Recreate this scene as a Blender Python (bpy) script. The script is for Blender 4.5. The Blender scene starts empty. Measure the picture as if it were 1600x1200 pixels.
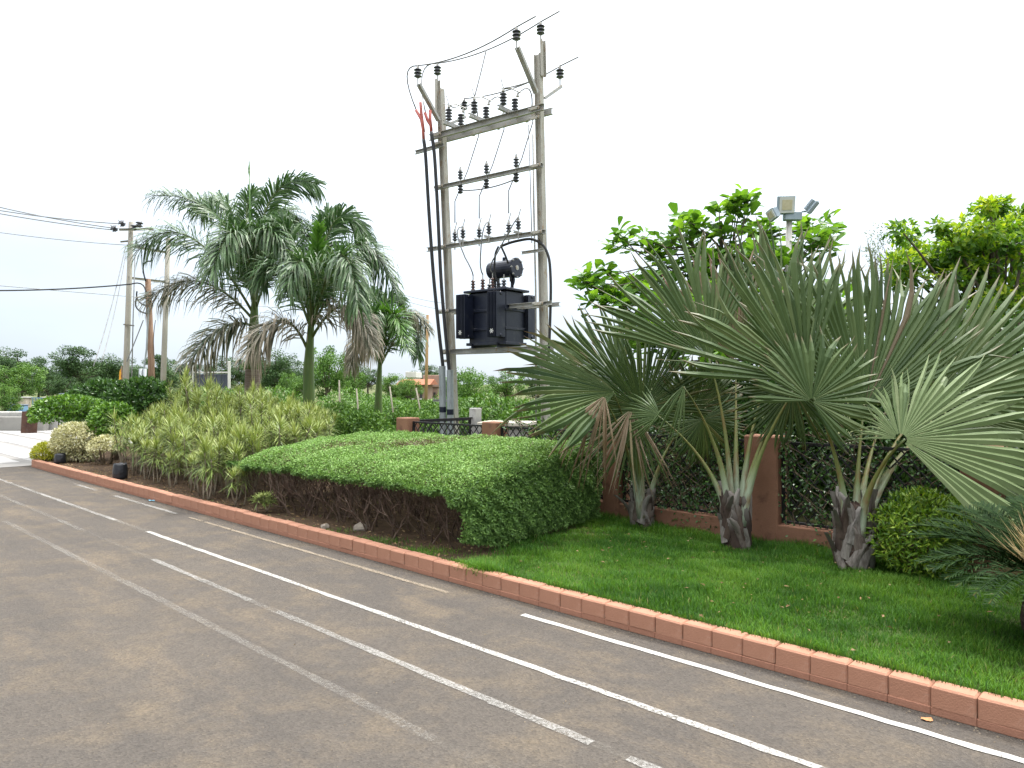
import bpy, bmesh, math
import numpy as np
from mathutils import Matrix, Vector

# ---------------------------------------------------------------- camera, sky, sun, exposure
sc = bpy.context.scene
F = 1150.0                      # focal length in pixels of the 1600 px wide photograph
CAM_Z = 1.65
cam_d = bpy.data.cameras.new("camera")
cam_d.sensor_width = 36.0
cam_d.lens = 36.0 * F / 1600.0
cam_d.clip_start = 0.05
cam_d.clip_end = 3000
cam = bpy.data.objects.new("camera", cam_d)
sc.collection.objects.link(cam)
cam.location = (0, 0, CAM_Z)
cam.rotation_euler = (math.radians(90), 0, 0)
sc.camera = cam

SUN_EL, SUN_AZ = math.radians(62), math.radians(35)      # azimuth from +Y towards +X
sun_dir = Vector((math.cos(SUN_EL) * math.sin(SUN_AZ), math.cos(SUN_EL) * math.cos(SUN_AZ), math.sin(SUN_EL)))
world = bpy.data.worlds.new("World")
sc.world = world
world.use_nodes = True
wn, wl = world.node_tree.nodes, world.node_tree.links
wn.clear()
w_out = wn.new("ShaderNodeOutputWorld")
w_bg = wn.new("ShaderNodeBackground")
w_sky = wn.new("ShaderNodeTexSky")
w_sky.sky_type = 'NISHITA'
w_sky.sun_disc = False
w_sky.sun_elevation = SUN_EL
w_sky.sun_rotation = SUN_AZ
w_tc = wn.new("ShaderNodeTexCoord")
w_sep = wn.new("ShaderNodeSeparateXYZ")
wl.new(w_tc.outputs['Generated'], w_sep.inputs[0])
# overcast cloud deck: pale blue-grey low down, white and brighter overhead, soft cloud texture
w_ramp = wn.new("ShaderNodeValToRGB")
cr = w_ramp.color_ramp
cr.elements[0].position = 0.0
cr.elements[0].color = (2.55, 2.9, 3.35, 1)
cr.elements[1].position = 1.0
cr.elements[1].color = (16.5, 16.6, 16.7, 1)
e = cr.elements.new(0.16); e.color = (3.3, 3.62, 3.98, 1)
e = cr.elements.new(0.45); e.color = (5.4, 5.65, 5.85, 1)
wl.new(w_sep.outputs['Z'], w_ramp.inputs[0])
w_map = wn.new("ShaderNodeMapping"); w_map.inputs['Scale'].default_value = (1, 1, 2.6)
wl.new(w_tc.outputs['Generated'], w_map.inputs[0])
w_noi = wn.new("ShaderNodeTexNoise")
w_noi.inputs['Scale'].default_value = 2.1
w_noi.inputs['Detail'].default_value = 5
w_noi.inputs['Roughness'].default_value = 0.5
wl.new(w_map.outputs[0], w_noi.inputs['Vector'])
w_mr = wn.new("ShaderNodeMapRange")
w_mr.inputs[1].default_value = 0.3; w_mr.inputs[2].default_value = 0.7
w_mr.inputs[3].default_value = 0.88; w_mr.inputs[4].default_value = 1.14
wl.new(w_noi.outputs['Fac'], w_mr.inputs[0])
# the veiled sun brightens the deck round it
w_dot = wn.new("ShaderNodeVectorMath"); w_dot.operation = 'DOT_PRODUCT'
w_dot.inputs[1].default_value = sun_dir
wl.new(w_tc.outputs['Generated'], w_dot.inputs[0])
w_mr2 = wn.new("ShaderNodeMapRange")
w_mr2.inputs[1].default_value = -0.1; w_mr2.inputs[2].default_value = 1.0
w_mr2.inputs[3].default_value = 0.85; w_mr2.inputs[4].default_value = 1.6
wl.new(w_dot.outputs['Value'], w_mr2.inputs[0])
w_m1 = wn.new("ShaderNodeMath"); w_m1.operation = 'MULTIPLY'
wl.new(w_mr.outputs[0], w_m1.inputs[0]); wl.new(w_mr2.outputs[0], w_m1.inputs[1])
w_mul = wn.new("ShaderNodeVectorMath"); w_mul.operation = 'SCALE'
wl.new(w_ramp.outputs[0], w_mul.inputs[0]); wl.new(w_m1.outputs[0], w_mul.inputs['Scale'])
w_mix = wn.new("ShaderNodeMix"); w_mix.data_type = 'RGBA'
w_mix.inputs[0].default_value = 0.88
wl.new(w_sky.outputs[0], w_mix.inputs[6]); wl.new(w_mul.outputs[0], w_mix.inputs[7])
wl.new(w_mix.outputs[2], w_bg.inputs['Color'])
w_bg.inputs['Strength'].default_value = 0.1
wl.new(w_bg.outputs[0], w_out.inputs['Surface'])

sun_d = bpy.data.lights.new("sun", 'SUN')
sun_d.energy = 1.5
sun_d.angle = math.radians(12)
sun_d.color = (1.0, 0.965, 0.91)
sun = bpy.data.objects.new("sun", sun_d)
sc.collection.objects.link(sun)
sun.rotation_euler = (-sun_dir).to_track_quat('-Z', 'Y').to_euler()
sun.location = (0, 0, 30)

sc.view_settings.view_transform = 'Standard'
sc.view_settings.look = 'None'
sc.view_settings.exposure = 1.42
sc.view_settings.gamma = 1.0
sc.view_settings.use_curve_mapping = False
sc.render.engine = 'CYCLES'
sc.cycles.use_denoising = True
sc.cycles.max_bounces = 8
sc.cycles.transparent_max_bounces = 12
sc.cycles.diffuse_bounces = 2
sc.cycles.glossy_bounces = 2
sc.cycles.transmission_bounces = 4

# ---------------------------------------------------------------- frames of reference
DX, DY = -0.728, 0.686          # direction of the road (towards the left distance)
NX, NY = 0.686, 0.728           # across the road, away from the camera
BED = 0.12                      # top of the planted strip behind the kerb
def S(s, t, z=0.0):
    """point at s metres along the road and t metres across it"""
    return np.array([DX * s + NX * t, DY * s + NY * t, z], float)
def P(px, py, Y):
    """point at depth Y seen at a photograph position"""
    return np.array([(px - 800) / F * Y, Y, CAM_Z + (600 - py) / F * Y], float)
def SP(px, t):
    """s coordinate where the sight line at px crosses the line t"""
    r = (px - 800) / F
    return (NX * t - r * NY * t) / (-DX + r * DY)
def unit(v):
    v = np.asarray(v, float)
    return v / max(1e-9, np.linalg.norm(v))
def units(A):
    return A / np.maximum(1e-9, np.linalg.norm(A, axis=1))[:, None]

# ---------------------------------------------------------------- object helpers
WM = {}
def link(o, parent=None, M=None):
    sc.collection.objects.link(o)
    M = Matrix.Identity(4) if M is None else M
    if parent is not None:
        o.parent = parent
        o.matrix_parent_inverse = WM[parent.name].inverted()
    o.matrix_basis = M
    WM[o.name] = M.copy()
    return o
def obj(name, mesh, parent=None, M=None):
    return link(bpy.data.objects.new(name, mesh), parent, M)
def tag(o, label=None, cat=None, group=None, kind=None):
    if label: o["label"] = label
    if cat: o["category"] = cat
    if group: o["group"] = group
    if kind: o["kind"] = kind
    return o
def thing(name, loc, label, cat, group=None):
    o = bpy.data.objects.new(name, None)
    o.empty_display_size = 0.1
    link(o, None, Matrix.Translation(Vector(loc)))
    return tag(o, label, cat, group)
def part_empty(name, parent, loc):
    o = bpy.data.objects.new(name, None)
    o.empty_display_size = 0.05
    return link(o, parent, Matrix.Translation(Vector(loc)))
def MT(loc=(0, 0, 0), x=None, y=None, z=None, scale=(1, 1, 1)):
    """matrix from two of the three axes"""
    if x is not None and z is not None:
        x = unit(x); y = unit(np.cross(z, x)); z = np.cross(x, y)
    elif y is not None and z is not None:
        y = unit(y); x = unit(np.cross(y, z)); z = np.cross(x, y)
    else:
        x, y, z = (1, 0, 0), (0, 1, 0), (0, 0, 1)
    m = Matrix.Identity(4)
    for i in range(3):
        m[i][0] = float(x[i]) * scale[0]; m[i][1] = float(y[i]) * scale[1]; m[i][2] = float(z[i]) * scale[2]
        m[i][3] = float(loc[i])
    return m
def MR(loc, rz=0, scale=1.0, rx=0, ry=0):
    sc3 = (scale,) * 3 if np.isscalar(scale) else scale
    return (Matrix.Translation(Vector(loc)) @ Matrix.Rotation(rz, 4, 'Z') @ Matrix.Rotation(ry, 4, 'Y')
            @ Matrix.Rotation(rx, 4, 'X') @ Matrix.Diagonal((sc3[0], sc3[1], sc3[2], 1)))

class MB:
    """collects vertices, quads and triangles with two point attributes"""
    def __init__(self):
        self.v, self.q, self.t, self.a, self.b, self.n = [], [], [], [], [], 0
    def add(self, V, Q=None, T=None, a=0.5, b=0.0):
        V = np.asarray(V, float).reshape(-1, 3)
        n = len(V)
        self.v.append(V)
        if Q is not None and len(Q): self.q.append(np.asarray(Q, int).reshape(-1, 4) + self.n)
        if T is not None and len(T): self.t.append(np.asarray(T, int).reshape(-1, 3) + self.n)
        self.a.append(np.broadcast_to(np.asarray(a, float), (n,)))
        self.b.append(np.broadcast_to(np.asarray(b, float), (n,)))
        self.n += n
        return self
    def mesh(self, name, mat, smooth=False):
        me = bpy.data.meshes.new(name)
        V = np.concatenate(self.v)
        Q = np.concatenate(self.q) if self.q else np.zeros((0, 4), int)
        T = np.concatenate(self.t) if self.t else np.zeros((0, 3), int)
        nl, nf = Q.size + T.size, len(Q) + len(T)
        me.vertices.add(len(V)); me.loops.add(nl); me.polygons.add(nf)
        me.vertices.foreach_set('co', V.astype(np.float32).ravel())
        me.loops.foreach_set('vertex_index', np.concatenate([Q.ravel(), T.ravel()]).astype(np.int32))
        st = np.concatenate([np.arange(len(Q)) * 4, Q.size + np.arange(len(T)) * 3]).astype(np.int32)
        me.polygons.foreach_set('loop_start', st)
        me.polygons.foreach_set('use_smooth', np.full(nf, smooth, bool))
        for nm, arr in (('rnd', self.a), ('along', self.b)):
            at = me.attributes.new(nm, 'FLOAT', 'POINT')
            at.data.foreach_set('value', np.concatenate(arr).astype(np.float32))
        me.update(calc_edges=True)
        me.validate()
        me.materials.append(mat)
        return me

def tube(mb, pts, rad, k=8, a=0.5, cap=True, flat=1.0):
    pts = np.asarray(pts, float); n = len(pts)
    rad = np.broadcast_to(np.asarray(rad, float), (n,))
    tan = np.gradient(pts, axis=0); tan = units(tan)
    ref = np.array([0, 0, 1.0]) if abs(tan[0][2]) < 0.9 else np.array([1.0, 0, 0])
    V = []
    u = unit(np.cross(tan[0], ref))
    for i in range(n):
        u = unit(u - tan[i] * np.dot(u, tan[i])); w = np.cross(tan[i], u)
        ang = np.arange(k) * 2 * math.pi / k
        V.append(pts[i] + rad[i] * (np.cos(ang)[:, None] * u + flat * np.sin(ang)[:, None] * w))
    V = np.concatenate(V)
    i, j = np.meshgrid(np.arange(n - 1), np.arange(k), indexing='ij')
    Q = np.stack([i * k + j, i * k + (j + 1) % k, (i + 1) * k + (j + 1) % k, (i + 1) * k + j], -1).reshape(-1, 4)
    T = []
    b = np.repeat(np.linspace(0, 1, n), k)
    if cap:
        V = np.concatenate([V, pts[:1], pts[-1:]]); c0, c1 = n * k, n * k + 1
        b = np.concatenate([b, [0, 1]])
        T = [(c0, (jj + 1) % k, jj) for jj in range(k)] + [(c1, (n - 1) * k + jj, (n - 1) * k + (jj + 1) % k) for jj in range(k)]
    mb.add(V, Q, T, a, b)
    return mb
def box(mb, c, size, x=(1, 0, 0), z=(0, 0, 1), a=0.5, ch=0.0):
    """box with chamfered vertical edges and top rim when ch > 0"""
    x = unit(x); y = unit(np.cross(z, x)); z = np.cross(x, y)
    hx, hy, hz = np.asarray(size) / 2.0
    def W(l): return np.array([c + p[0] * x + p[1] * y + p[2] * z for p in l])
    c = np.asarray(c, float)
    if ch <= 0:
        V = W([(sx * hx, sy * hy, sz * hz) for sz in (-1, 1) for sy in (-1, 1) for sx in (-1, 1)])
        mb.add(V, [(0, 2, 3, 1), (4, 5, 7, 6), (0, 1, 5, 4), (1, 3, 7, 5), (3, 2, 6, 7), (2, 0, 4, 6)], None, a)
        return mb
    def ring(ix, iy, zz, cc):
        return [(ix - cc, -iy, zz), (ix, -iy + cc, zz), (ix, iy - cc, zz), (ix - cc, iy, zz),
                (-ix + cc, iy, zz), (-ix, iy - cc, zz), (-ix, -iy + cc, zz), (-ix + cc, -iy, zz)]
    R = ring(hx - ch, hy - ch, -hz, ch * .6) + ring(hx, hy, -hz + ch, ch) + ring(hx, hy, hz - ch, ch) + ring(hx - ch, hy - ch, hz, ch * .6)
    Q = [(r * 8 + j, r * 8 + (j + 1) % 8, (r + 1) * 8 + (j + 1) % 8, (r + 1) * 8 + j) for r in range(3) for j in range(8)]
    T = [(0, j + 1, j) for j in range(1, 7)] + [(24, 24 + j, 25 + j) for j in range(1, 7)]
    mb.add(W(R), Q, T, a)
    return mb
def prism(mb, prof, p0, p1, up=(0, 0, 1), a=0.5):
    """a closed 2D profile (across, up) swept straight from p0 to p1"""
    p0, p1 = np.asarray(p0, float), np.asarray(p1, float)
    d = unit(p1 - p0); s = unit(np.cross(d, up)); u = np.cross(s, d)
    k = len(prof)
    V = [p0 + q[0] * s + q[1] * u for q in prof] + [p1 + q[0] * s + q[1] * u for q in prof]
    Q = [(j, (j + 1) % k, k + (j + 1) % k, k + j) for j in range(k)]
    mb.add(V, Q, None, a)
    n0 = mb.n
    # end caps through ear fans suited to the small C and H profiles (drawn as strips)
    return mb
def caps_ngon(me, k, nsweeps=1):
    bm = bmesh.new(); bm.from_mesh(me); bm.verts.ensure_lookup_table()
    for i in range(nsweeps):
        o = i * 2 * k
        for idx in (range(o + k - 1, o - 1, -1), range(o + k, o + 2 * k)):
            try: bm.faces.new([bm.verts[j] for j in idx])
            except ValueError: pass
    bm.to_mesh(me); bm.free()
    return me
def lathe(mb, prof, k=14, M=None, a=0.5):
    prof = np.asarray(prof, float); n = len(prof)
    ang = np.arange(k) * 2 * math.pi / k
    V = np.stack([prof[:, 0][:, None] * np.cos(ang), prof[:, 0][:, None] * np.sin(ang), np.repeat(prof[:, 1][:, None], k, 1)], -1).reshape(-1, 3)
    if M is not None:
        m = np.array(M); V = V @ m[:3, :3].T + m[:3, 3]
    i, j = np.meshgrid(np.arange(n - 1), np.arange(k), indexing='ij')
    Q = np.stack([i * k + j, i * k + (j + 1) % k, (i + 1) * k + (j + 1) % k, (i + 1) * k + j], -1).reshape(-1, 4)
    mb.add(V, Q, None, a)
    return mb
def leaves(mb, Pp, D, Nn, L, W, a, fold=0.15, b=(0, .5, 1, .5), wide=0.45):
    """rhombic leaves folded along the midrib; all inputs are arrays"""
    n = len(Pp)
    D = units(D); Sd = units(np.cross(D, Nn)); N2 = np.cross(Sd, D)
    L = np.broadcast_to(L, (n,))[:, None]; W = np.broadcast_to(W, (n,))[:, None]
    m = Pp + D * L * wide
    V = np.stack([Pp, m + Sd * W / 2 + N2 * W * fold, Pp + D * L, m - Sd * W / 2 + N2 * W * fold], 1).reshape(-1, 3)
    o = np.arange(n)[:, None] * 4
    T = np.concatenate([o + np.array([0, 1, 2]), o + np.array([0, 2, 3])], 1).reshape(-1, 3)
    mb.add(V, None, T, np.repeat(np.broadcast_to(a, (n,)), 4), np.tile(b, n))
    return mb
def leaves6(mb, Pp, D, Nn, L, W, a, fold=0.12):
    """obovate leaves of two quads folded along the midrib"""
    n = len(Pp)
    D = units(D); Sd = units(np.cross(D, Nn)); N2 = np.cross(Sd, D)
    L = np.broadcast_to(L, (n,))[:, None]; W = np.broadcast_to(W, (n,))[:, None]
    p1 = Pp + D * L * .38; p2 = Pp + D * L * .78
    V = np.stack([Pp, p1 + Sd * W * .34 + N2 * W * fold, p2 + Sd * W * .5 + N2 * W * fold, Pp + D * L - N2 * L * .06, p2 - Sd * W * .5 + N2 * W * fold, p1 - Sd * W * .34 + N2 * W * fold], 1).reshape(-1, 3)
    o = np.arange(n)[:, None] * 6
    Q = np.concatenate([o + np.array([0, 1, 2, 3]), o + np.array([0, 3, 4, 5])], 1).reshape(-1, 4)
    mb.add(V, Q, None, np.repeat(np.broadcast_to(a, (n,)), 6), np.tile([0, .4, .8, 1, .8, .4], n))
    return mb
def rdir(rng, n):
    return units(rng.normal(size=(n, 3)))
def bez(p0, pm, p1, n):
    """curve through three points"""
    p0, pm, p1 = map(lambda q: np.asarray(q, float), (p0, pm, p1))
    c = 2 * pm - 0.5 * (p0 + p1)
    t = np.linspace(0, 1, n)[:, None]
    return (1 - t) ** 2 * p0 + 2 * t * (1 - t) * c + t * t * p1

# ---------------------------------------------------------------- materials
MATS = {}
def newmat(name):
    m = bpy.data.materials.new(name); m.use_nodes = True
    nt = m.node_tree; nt.nodes.clear()
    out = nt.nodes.new('ShaderNodeOutputMaterial')
    MATS[name] = m
    return m, nt, out
def N(nt, typ, **kw):
    n = nt.nodes.new(typ)
    for k, v in kw.items():
        if hasattr(n, k) and not k[0].isupper(): setattr(n, k, v)
        else: n.inputs[k.replace('_', ' ')].default_value = v
    return n
def ramp(nt, fac, stops):
    r = nt.nodes.new('ShaderNodeValToRGB'); c = r.color_ramp
    while len(c.elements) < len(stops): c.elements.new(0.5)
    for el, (p, col) in zip(c.elements, stops):
        el.position = p; el.color = (*col, 1) if len(col) == 3 else col
    nt.links.new(fac, r.inputs[0])
    return r.outputs[0]
def mixc(nt, fac, c1, c2, mode='MIX'):
    m = nt.nodes.new('ShaderNodeMix'); m.data_type = 'RGBA'; m.blend_type = mode
    for sock, v in ((m.inputs[0], fac), (m.inputs[6], c1), (m.inputs[7], c2)):
        if hasattr(v, 'is_output'): nt.links.new(v, sock)
        elif np.isscalar(v): sock.default_value = v
        else: sock.default_value = (*v, 1)
    return m.outputs[2]
def noise(nt, scale, detail=4, rough=.55, vec=None, coord='Object', stretch=None):
    if vec is None:
        vec = nt.nodes.new('ShaderNodeTexCoord').outputs[coord]
    if stretch:
        mp = nt.nodes.new('ShaderNodeMapping'); mp.inputs['Scale'].default_value = stretch
        nt.links.new(vec, mp.inputs[0]); vec = mp.outputs[0]
    n = nt.nodes.new('ShaderNodeTexNoise')
    n.inputs['Scale'].default_value = scale; n.inputs['Detail'].default_value = detail; n.inputs['Roughness'].default_value = rough
    nt.links.new(vec, n.inputs['Vector'])
    return n.outputs['Fac']
def maprange(nt, v, a, b, c=0.0, d=1.0):
    m = nt.nodes.new('ShaderNodeMapRange')
    nt.links.new(v, m.inputs[0])
    for i, x in enumerate((a, b, c, d)): m.inputs[i + 1].default_value = x
    return m.outputs[0]
def attr(nt, name):
    n = nt.nodes.new('ShaderNodeAttribute'); n.attribute_name = name
    return n.outputs['Fac']
def bump(nt, h, strength, dist=0.01):
    b = nt.nodes.new('ShaderNodeBump'); b.inputs['Strength'].default_value = strength; b.inputs['Distance'].default_value = dist
    nt.links.new(h, b.inputs['Height'])
    return b.outputs[0]
def principled(nt, out, col, rough=.6, spec=.4, metal=0.0, normal=None):
    p = nt.nodes.new('ShaderNodeBsdfPrincipled')
    for s_, v in (('Base Color', col), ('Roughness', rough), ('Metallic', metal), ('Specular IOR Level', spec)):
        if hasattr(v, 'is_output'): nt.links.new(v, p.inputs[s_])
        elif np.isscalar(v): p.inputs[s_].default_value = v
        else: p.inputs[s_].default_value = (*v, 1)
    if normal is not None: nt.links.new(normal, p.inputs['Normal'])
    if out is not None: nt.links.new(p.outputs[0], out.inputs[0])
    return p.outputs[0]
def leafmat(name, cols, trans=.32, rough=.45, spec=.35, tip=None, base=None, glow=(1.25, 1.2, .7), dry=None):
    """leaf colours picked per leaf by 'rnd'; coloured tips and bases follow 'along'"""
    m, nt, out = newmat(name)
    n = len(cols)
    c = ramp(nt, attr(nt, 'rnd'), [(i / max(1, n - 1), q) for i, q in enumerate(cols)])
    if dry: c = mixc(nt, maprange(nt, attr(nt, 'rnd'), dry[1], dry[1] + .02), c, dry[0])
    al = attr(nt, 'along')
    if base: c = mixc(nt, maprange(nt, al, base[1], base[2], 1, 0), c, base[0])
    if tip: c = mixc(nt, maprange(nt, al, tip[1], tip[2]), c, tip[0])
    nz = noise(nt, 9.0, 3)
    c = mixc(nt, maprange(nt, nz, .3, .7, .0, .35), c, mixc(nt, 1.0, c, (.62, .66, .55), 'MULTIPLY'))
    p = principled(nt, None, c, rough, spec)
    t = nt.nodes.new('ShaderNodeBsdfTranslucent')
    nt.links.new(mixc(nt, 1.0, c, glow, 'MULTIPLY'), t.inputs[0])
    mx = nt.nodes.new('ShaderNodeMixShader'); mx.inputs[0].default_value = trans if trans > .4 else trans * .5
    nt.links.new(p, mx.inputs[1]); nt.links.new(t.outputs[0], mx.inputs[2])
    nt.links.new(mx.outputs[0], out.inputs[0])
    return m
def surf(name, c1, c2, scale=6, rough=.7, spec=.3, metal=0, bumps=.2, c3=None, lo=.35, hi=.65, stretch=None, fine=60, bd=.01):
    """two-tone weathered surface with fine relief and an optional stain colour"""
    m, nt, out = newmat(name)
    c = mixc(nt, maprange(nt, noise(nt, scale, 6, .6, stretch=stretch), lo, hi), c1, c2)
    if c3 is not None:
        c = mixc(nt, maprange(nt, noise(nt, scale * 2.3, 6, .7, stretch=stretch), .55, .68), c, c3)
    f = noise(nt, fine, 3)
    c = mixc(nt, maprange(nt, f, .3, .7, 0, .25), c, mixc(nt, 1.0, c, (.6, .6, .6), 'MULTIPLY'))
    principled(nt, out, c, rough, spec, metal, bump(nt, f, bumps, bd) if bumps else None)
    return m

# ================================================================ THE SETTING
rng = np.random.default_rng(7)
# --- materials of the ground
def m_road():
    m, nt, out = newmat('asphalt')
    tc = nt.nodes.new('ShaderNodeTexCoord').outputs['Object']
    big = noise(nt, .55, 5, .6, tc)
    mid = noise(nt, 2.3, 6, .65, tc)
    rot = nt.nodes.new('ShaderNodeMapping'); rot.inputs['Rotation'].default_value = (0, 0, -math.atan2(DY, DX))
    nt.links.new(tc, rot.inputs[0])
    streak = noise(nt, 1.0, 5, .65, rot.outputs[0], 'Object', (.22, 3.4, 1))
    dust = noise(nt, 1.0, 6, .7, rot.outputs[0], 'Object', (.5, 1.5, 1))
    c = mixc(nt, maprange(nt, big, .33, .68), (.088, .077, .067), (.118, .100, .082))
    c = mixc(nt, maprange(nt, mid, .46, .70, 0, .85), c, (.160, .126, .088))
    c = mixc(nt, maprange(nt, noise(nt, 9.0, 5, .7, tc), .45, .75, 0, .5), c, (.080, .071, .063))
    c = mixc(nt, maprange(nt, streak, .5, .72, 0, .6), c, (.072, .064, .057))
    c = mixc(nt, maprange(nt, dust, .56, .72, 0, .8), c, (.185, .143, .098))
    fine = noise(nt, 95, 3, .7, tc)
    vor = nt.nodes.new('ShaderNodeTexVoronoi'); vor.inputs['Scale'].default_value = 75
    nt.links.new(tc, vor.inputs['Vector'])
    c = mixc(nt, maprange(nt, vor.outputs['Color'], .15, .95, 0, .5), c, (.04, .035, .031))
    c = mixc(nt, maprange(nt, fine, .6, .78, 0, .5), c, (.22, .19, .155))
    sp = noise(nt, 38, 4, .8, tc)
    c = mixc(nt, maprange(nt, sp, .64, .72, 0, .7), c, (.24, .175, .10))
    nb = nt.nodes.new('ShaderNodeMath'); nb.operation = 'ADD'
    nt.links.new(fine, nb.inputs[0]); nt.links.new(vor.outputs['Distance'], nb.inputs[1])
    principled(nt, out, c, .9, .2, 0, bump(nt, nb.outputs[0], .8, .012))
    return m
M_road = m_road()
M_ground = surf('field_earth', (.075, .11, .035), (.13, .12, .06), .25, .95, .1, 0, .3, (.06, .095, .03), fine=20)
M_soil = surf('garden_soil', (.058, .038, .025), (.105, .07, .044), 3.5, .95, .1, 0, .9, (.036, .027, .02), fine=70, bd=.03)
M_turf = surf('turf_soil', (.045, .075, .02), (.07, .1, .03), 3.0, .95, .1, 0, .6, (.07, .06, .03), fine=80)
M_kerb = surf('terracotta_kerb', (.335, .165, .105), (.40, .205, .135), 2.5, .8, .25, 0, .55, (.44, .28, .21), fine=140, bd=.006)
M_kerb_foot = surf('kerb_foot', (.30, .145, .095), (.36, .18, .12), 3.5, .85, .2, 0, .4, (.25, .12, .08), fine=120)
M_plaza = surf('white_paver', (.31, .30, .285), (.38, .365, .35), 1.6, .75, .3, 0, .2, (.27, .25, .23), fine=50)
M_plazajoint = surf('paver_joint', (.19, .18, .17), (.24, .23, .215), 3, .9, .2)
M_wallbrown = surf('brown_plaster', (.20, .10, .063), (.26, .133, .085), 2.2, .85, .2, 0, .35, (.16, .08, .055), fine=90)
M_blackiron = surf('black_iron', (.012, .012, .014), (.022, .021, .022), 9, .5, .4, .3, .1, (.05, .03, .02), fine=80)

def paint_mat(name, wear, col, coord_scale=1.0, patch=.5, soft=.3, most=.95):
    """worn road paint: the paint is missing where the noise falls below the wear"""
    m, nt, out = newmat(name)
    tc = nt.nodes.new('ShaderNodeTexCoord').outputs['Object']
    big = noise(nt, .9 * coord_scale, 4, .6, tc); fine = noise(nt, 60, 4, .75, tc)
    ad = nt.nodes.new('ShaderNodeMath'); ad.operation = 'MULTIPLY_ADD'
    nt.links.new(big, ad.inputs[0]); ad.inputs[1].default_value = patch; nt.links.new(fine, ad.inputs[2])
    fac = maprange(nt, ad.outputs[0], wear, wear + soft, 0, most)
    c = mixc(nt, maprange(nt, noise(nt, 14, 4, .6, tc), .35, .7), col, tuple(x * .8 for x in col))
    p = principled(nt, None, c, .7, .3)
    tr = nt.nodes.new('ShaderNodeBsdfTransparent')
    mx = nt.nodes.new('ShaderNodeMixShader')
    nt.links.new(fac, mx.inputs[0]); nt.links.new(tr.outputs[0], mx.inputs[1]); nt.links.new(p, mx.inputs[2])
    nt.links.new(mx.outputs[0], out.inputs[0])
    return m
M_line_new = paint_mat('white_paint_fresh', .48, (.42, .405, .375), soft=.22)
M_line_semi = paint_mat('white_paint_scuffed', .55, (.40, .385, .355), soft=.26)
M_line_mid = paint_mat('white_paint_worn', .58, (.33, .315, .29), soft=.34, most=.8)
M_line_old = paint_mat('white_paint_thin', .62, (.30, .28, .25), soft=.45, most=.62)
M_line_yel = paint_mat('dusty_paint', .52, (.27, .22, .16), soft=.35, most=.9)
M_line_gho = paint_mat('paint_trace', .66, (.22, .2, .17), soft=.5, most=.5)

def sheet(name, pts, mat, kind='structure', parent=None, div=None):
    mb = MB(); n = len(pts)
    mb.add(pts, [(0, 1, 2, 3)] if n == 4 else None, [(0, i, i + 1) for i in range(1, n - 1)] if n != 4 else None)
    o = obj(name, mb.mesh(name, mat), parent)
    if kind and parent is None: o['kind'] = kind
    return o
# ground to the horizon; it lies a little lower than the road
sheet('ground', [(-1500, -600, -.01), (1500, -600, -.01), (1500, 2200, -.01), (-1500, 2200, -.01)], M_ground)
KT = 4.10                        # road-side face of the kerb
road = sheet('road', [S(-30, -25, 0), S(-30, KT + .06, 0), S(40, KT + .06, 0), S(40, -25, 0)], M_road)

def lane_line(t0, segs, width=.05):
    """painted line along the road in several stretches of different wear"""
    for i, (s0, s1, mat, dt0, dt1, wd) in enumerate(segs):
        mb = MB(); k = max(2, int((s1 - s0) / .12)); r = np.random.default_rng(int(s0 * 31 + t0 * 977) % 9999)
        ss = np.linspace(s0, s1, k + 1)
        j1 = r.normal(0, .0035, k + 1); j2 = r.normal(0, .0035, k + 1)
        dt = np.linspace(dt0, dt1, k + 1)
        V = []
        for q in range(k + 1):
            V += [S(ss[q], t0 + dt[q] - wd / 2 + j1[q], .004), S(ss[q], t0 + dt[q] + wd / 2 + j2[q], .004)]
        mb.add(V, [(2 * q, 2 * q + 1, 2 * q + 3, 2 * q + 2) for q in range(k)])
        obj('lane_line', mb.mesh('lane_line', mat), road)
lane_line(3.86, [(-3.0, 3.55, M_line_new, 0, .02, .050), (4.35, 8.7, M_line_yel, .02, .02, .042), (8.75, 9.15, M_line_yel, .02, .02, .03),
                 (9.5, 11.7, M_line_mid, .02, .02, .055), (12.5, 13.4, M_line_mid, .02, .02, .06), (13.4, 16.4, M_line_gho, .02, .03, .06)])
lane_line(3.20, [(-3.0, 1.2, M_line_mid, 0, 0, .055), (1.2, 4.0, M_line_semi, 0, 0, .05), (4.0, 8.6, M_line_semi, 0, -.01, .05),
                 (8.6, 9.6, M_line_old, -.01, -.01, .05), (9.6, 16.8, M_line_mid, -.01, -.02, .055)])
lane_line(2.71, [(-3.0, .9, M_line_old, 0, 0, .05), (.9, 1.85, M_line_mid, 0, 0, .055), (1.85, 2.05, M_line_gho, 0, 0, .05), (2.05, 2.7, M_line_mid, .0, .0, .055), (2.7, 4.9, M_line_mid, 0, 0, .055),
                 (4.9, 5.3, M_line_old, 0, .0, .05), (5.3, 7.2, M_line_mid, .0, .01, .05), (7.2, 9.2, M_line_gho, .01, .01, .05), (9.2, 16.8, M_line_old, .01, .02, .055)])
lane_line(2.235, [(-3.0, .6, M_line_gho, 0, 0, .06), (.6, 1.6, M_line_old, 0, 0, .05), (1.6, 2.6, M_line_gho, 0, 0, .06), (2.6, 4.6, M_line_old, 0, .01, .055), (4.6, 10.5, M_line_old, .01, .02, .06), (10.5, 16.8, M_line_gho, .02, .03, .06)])

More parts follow.
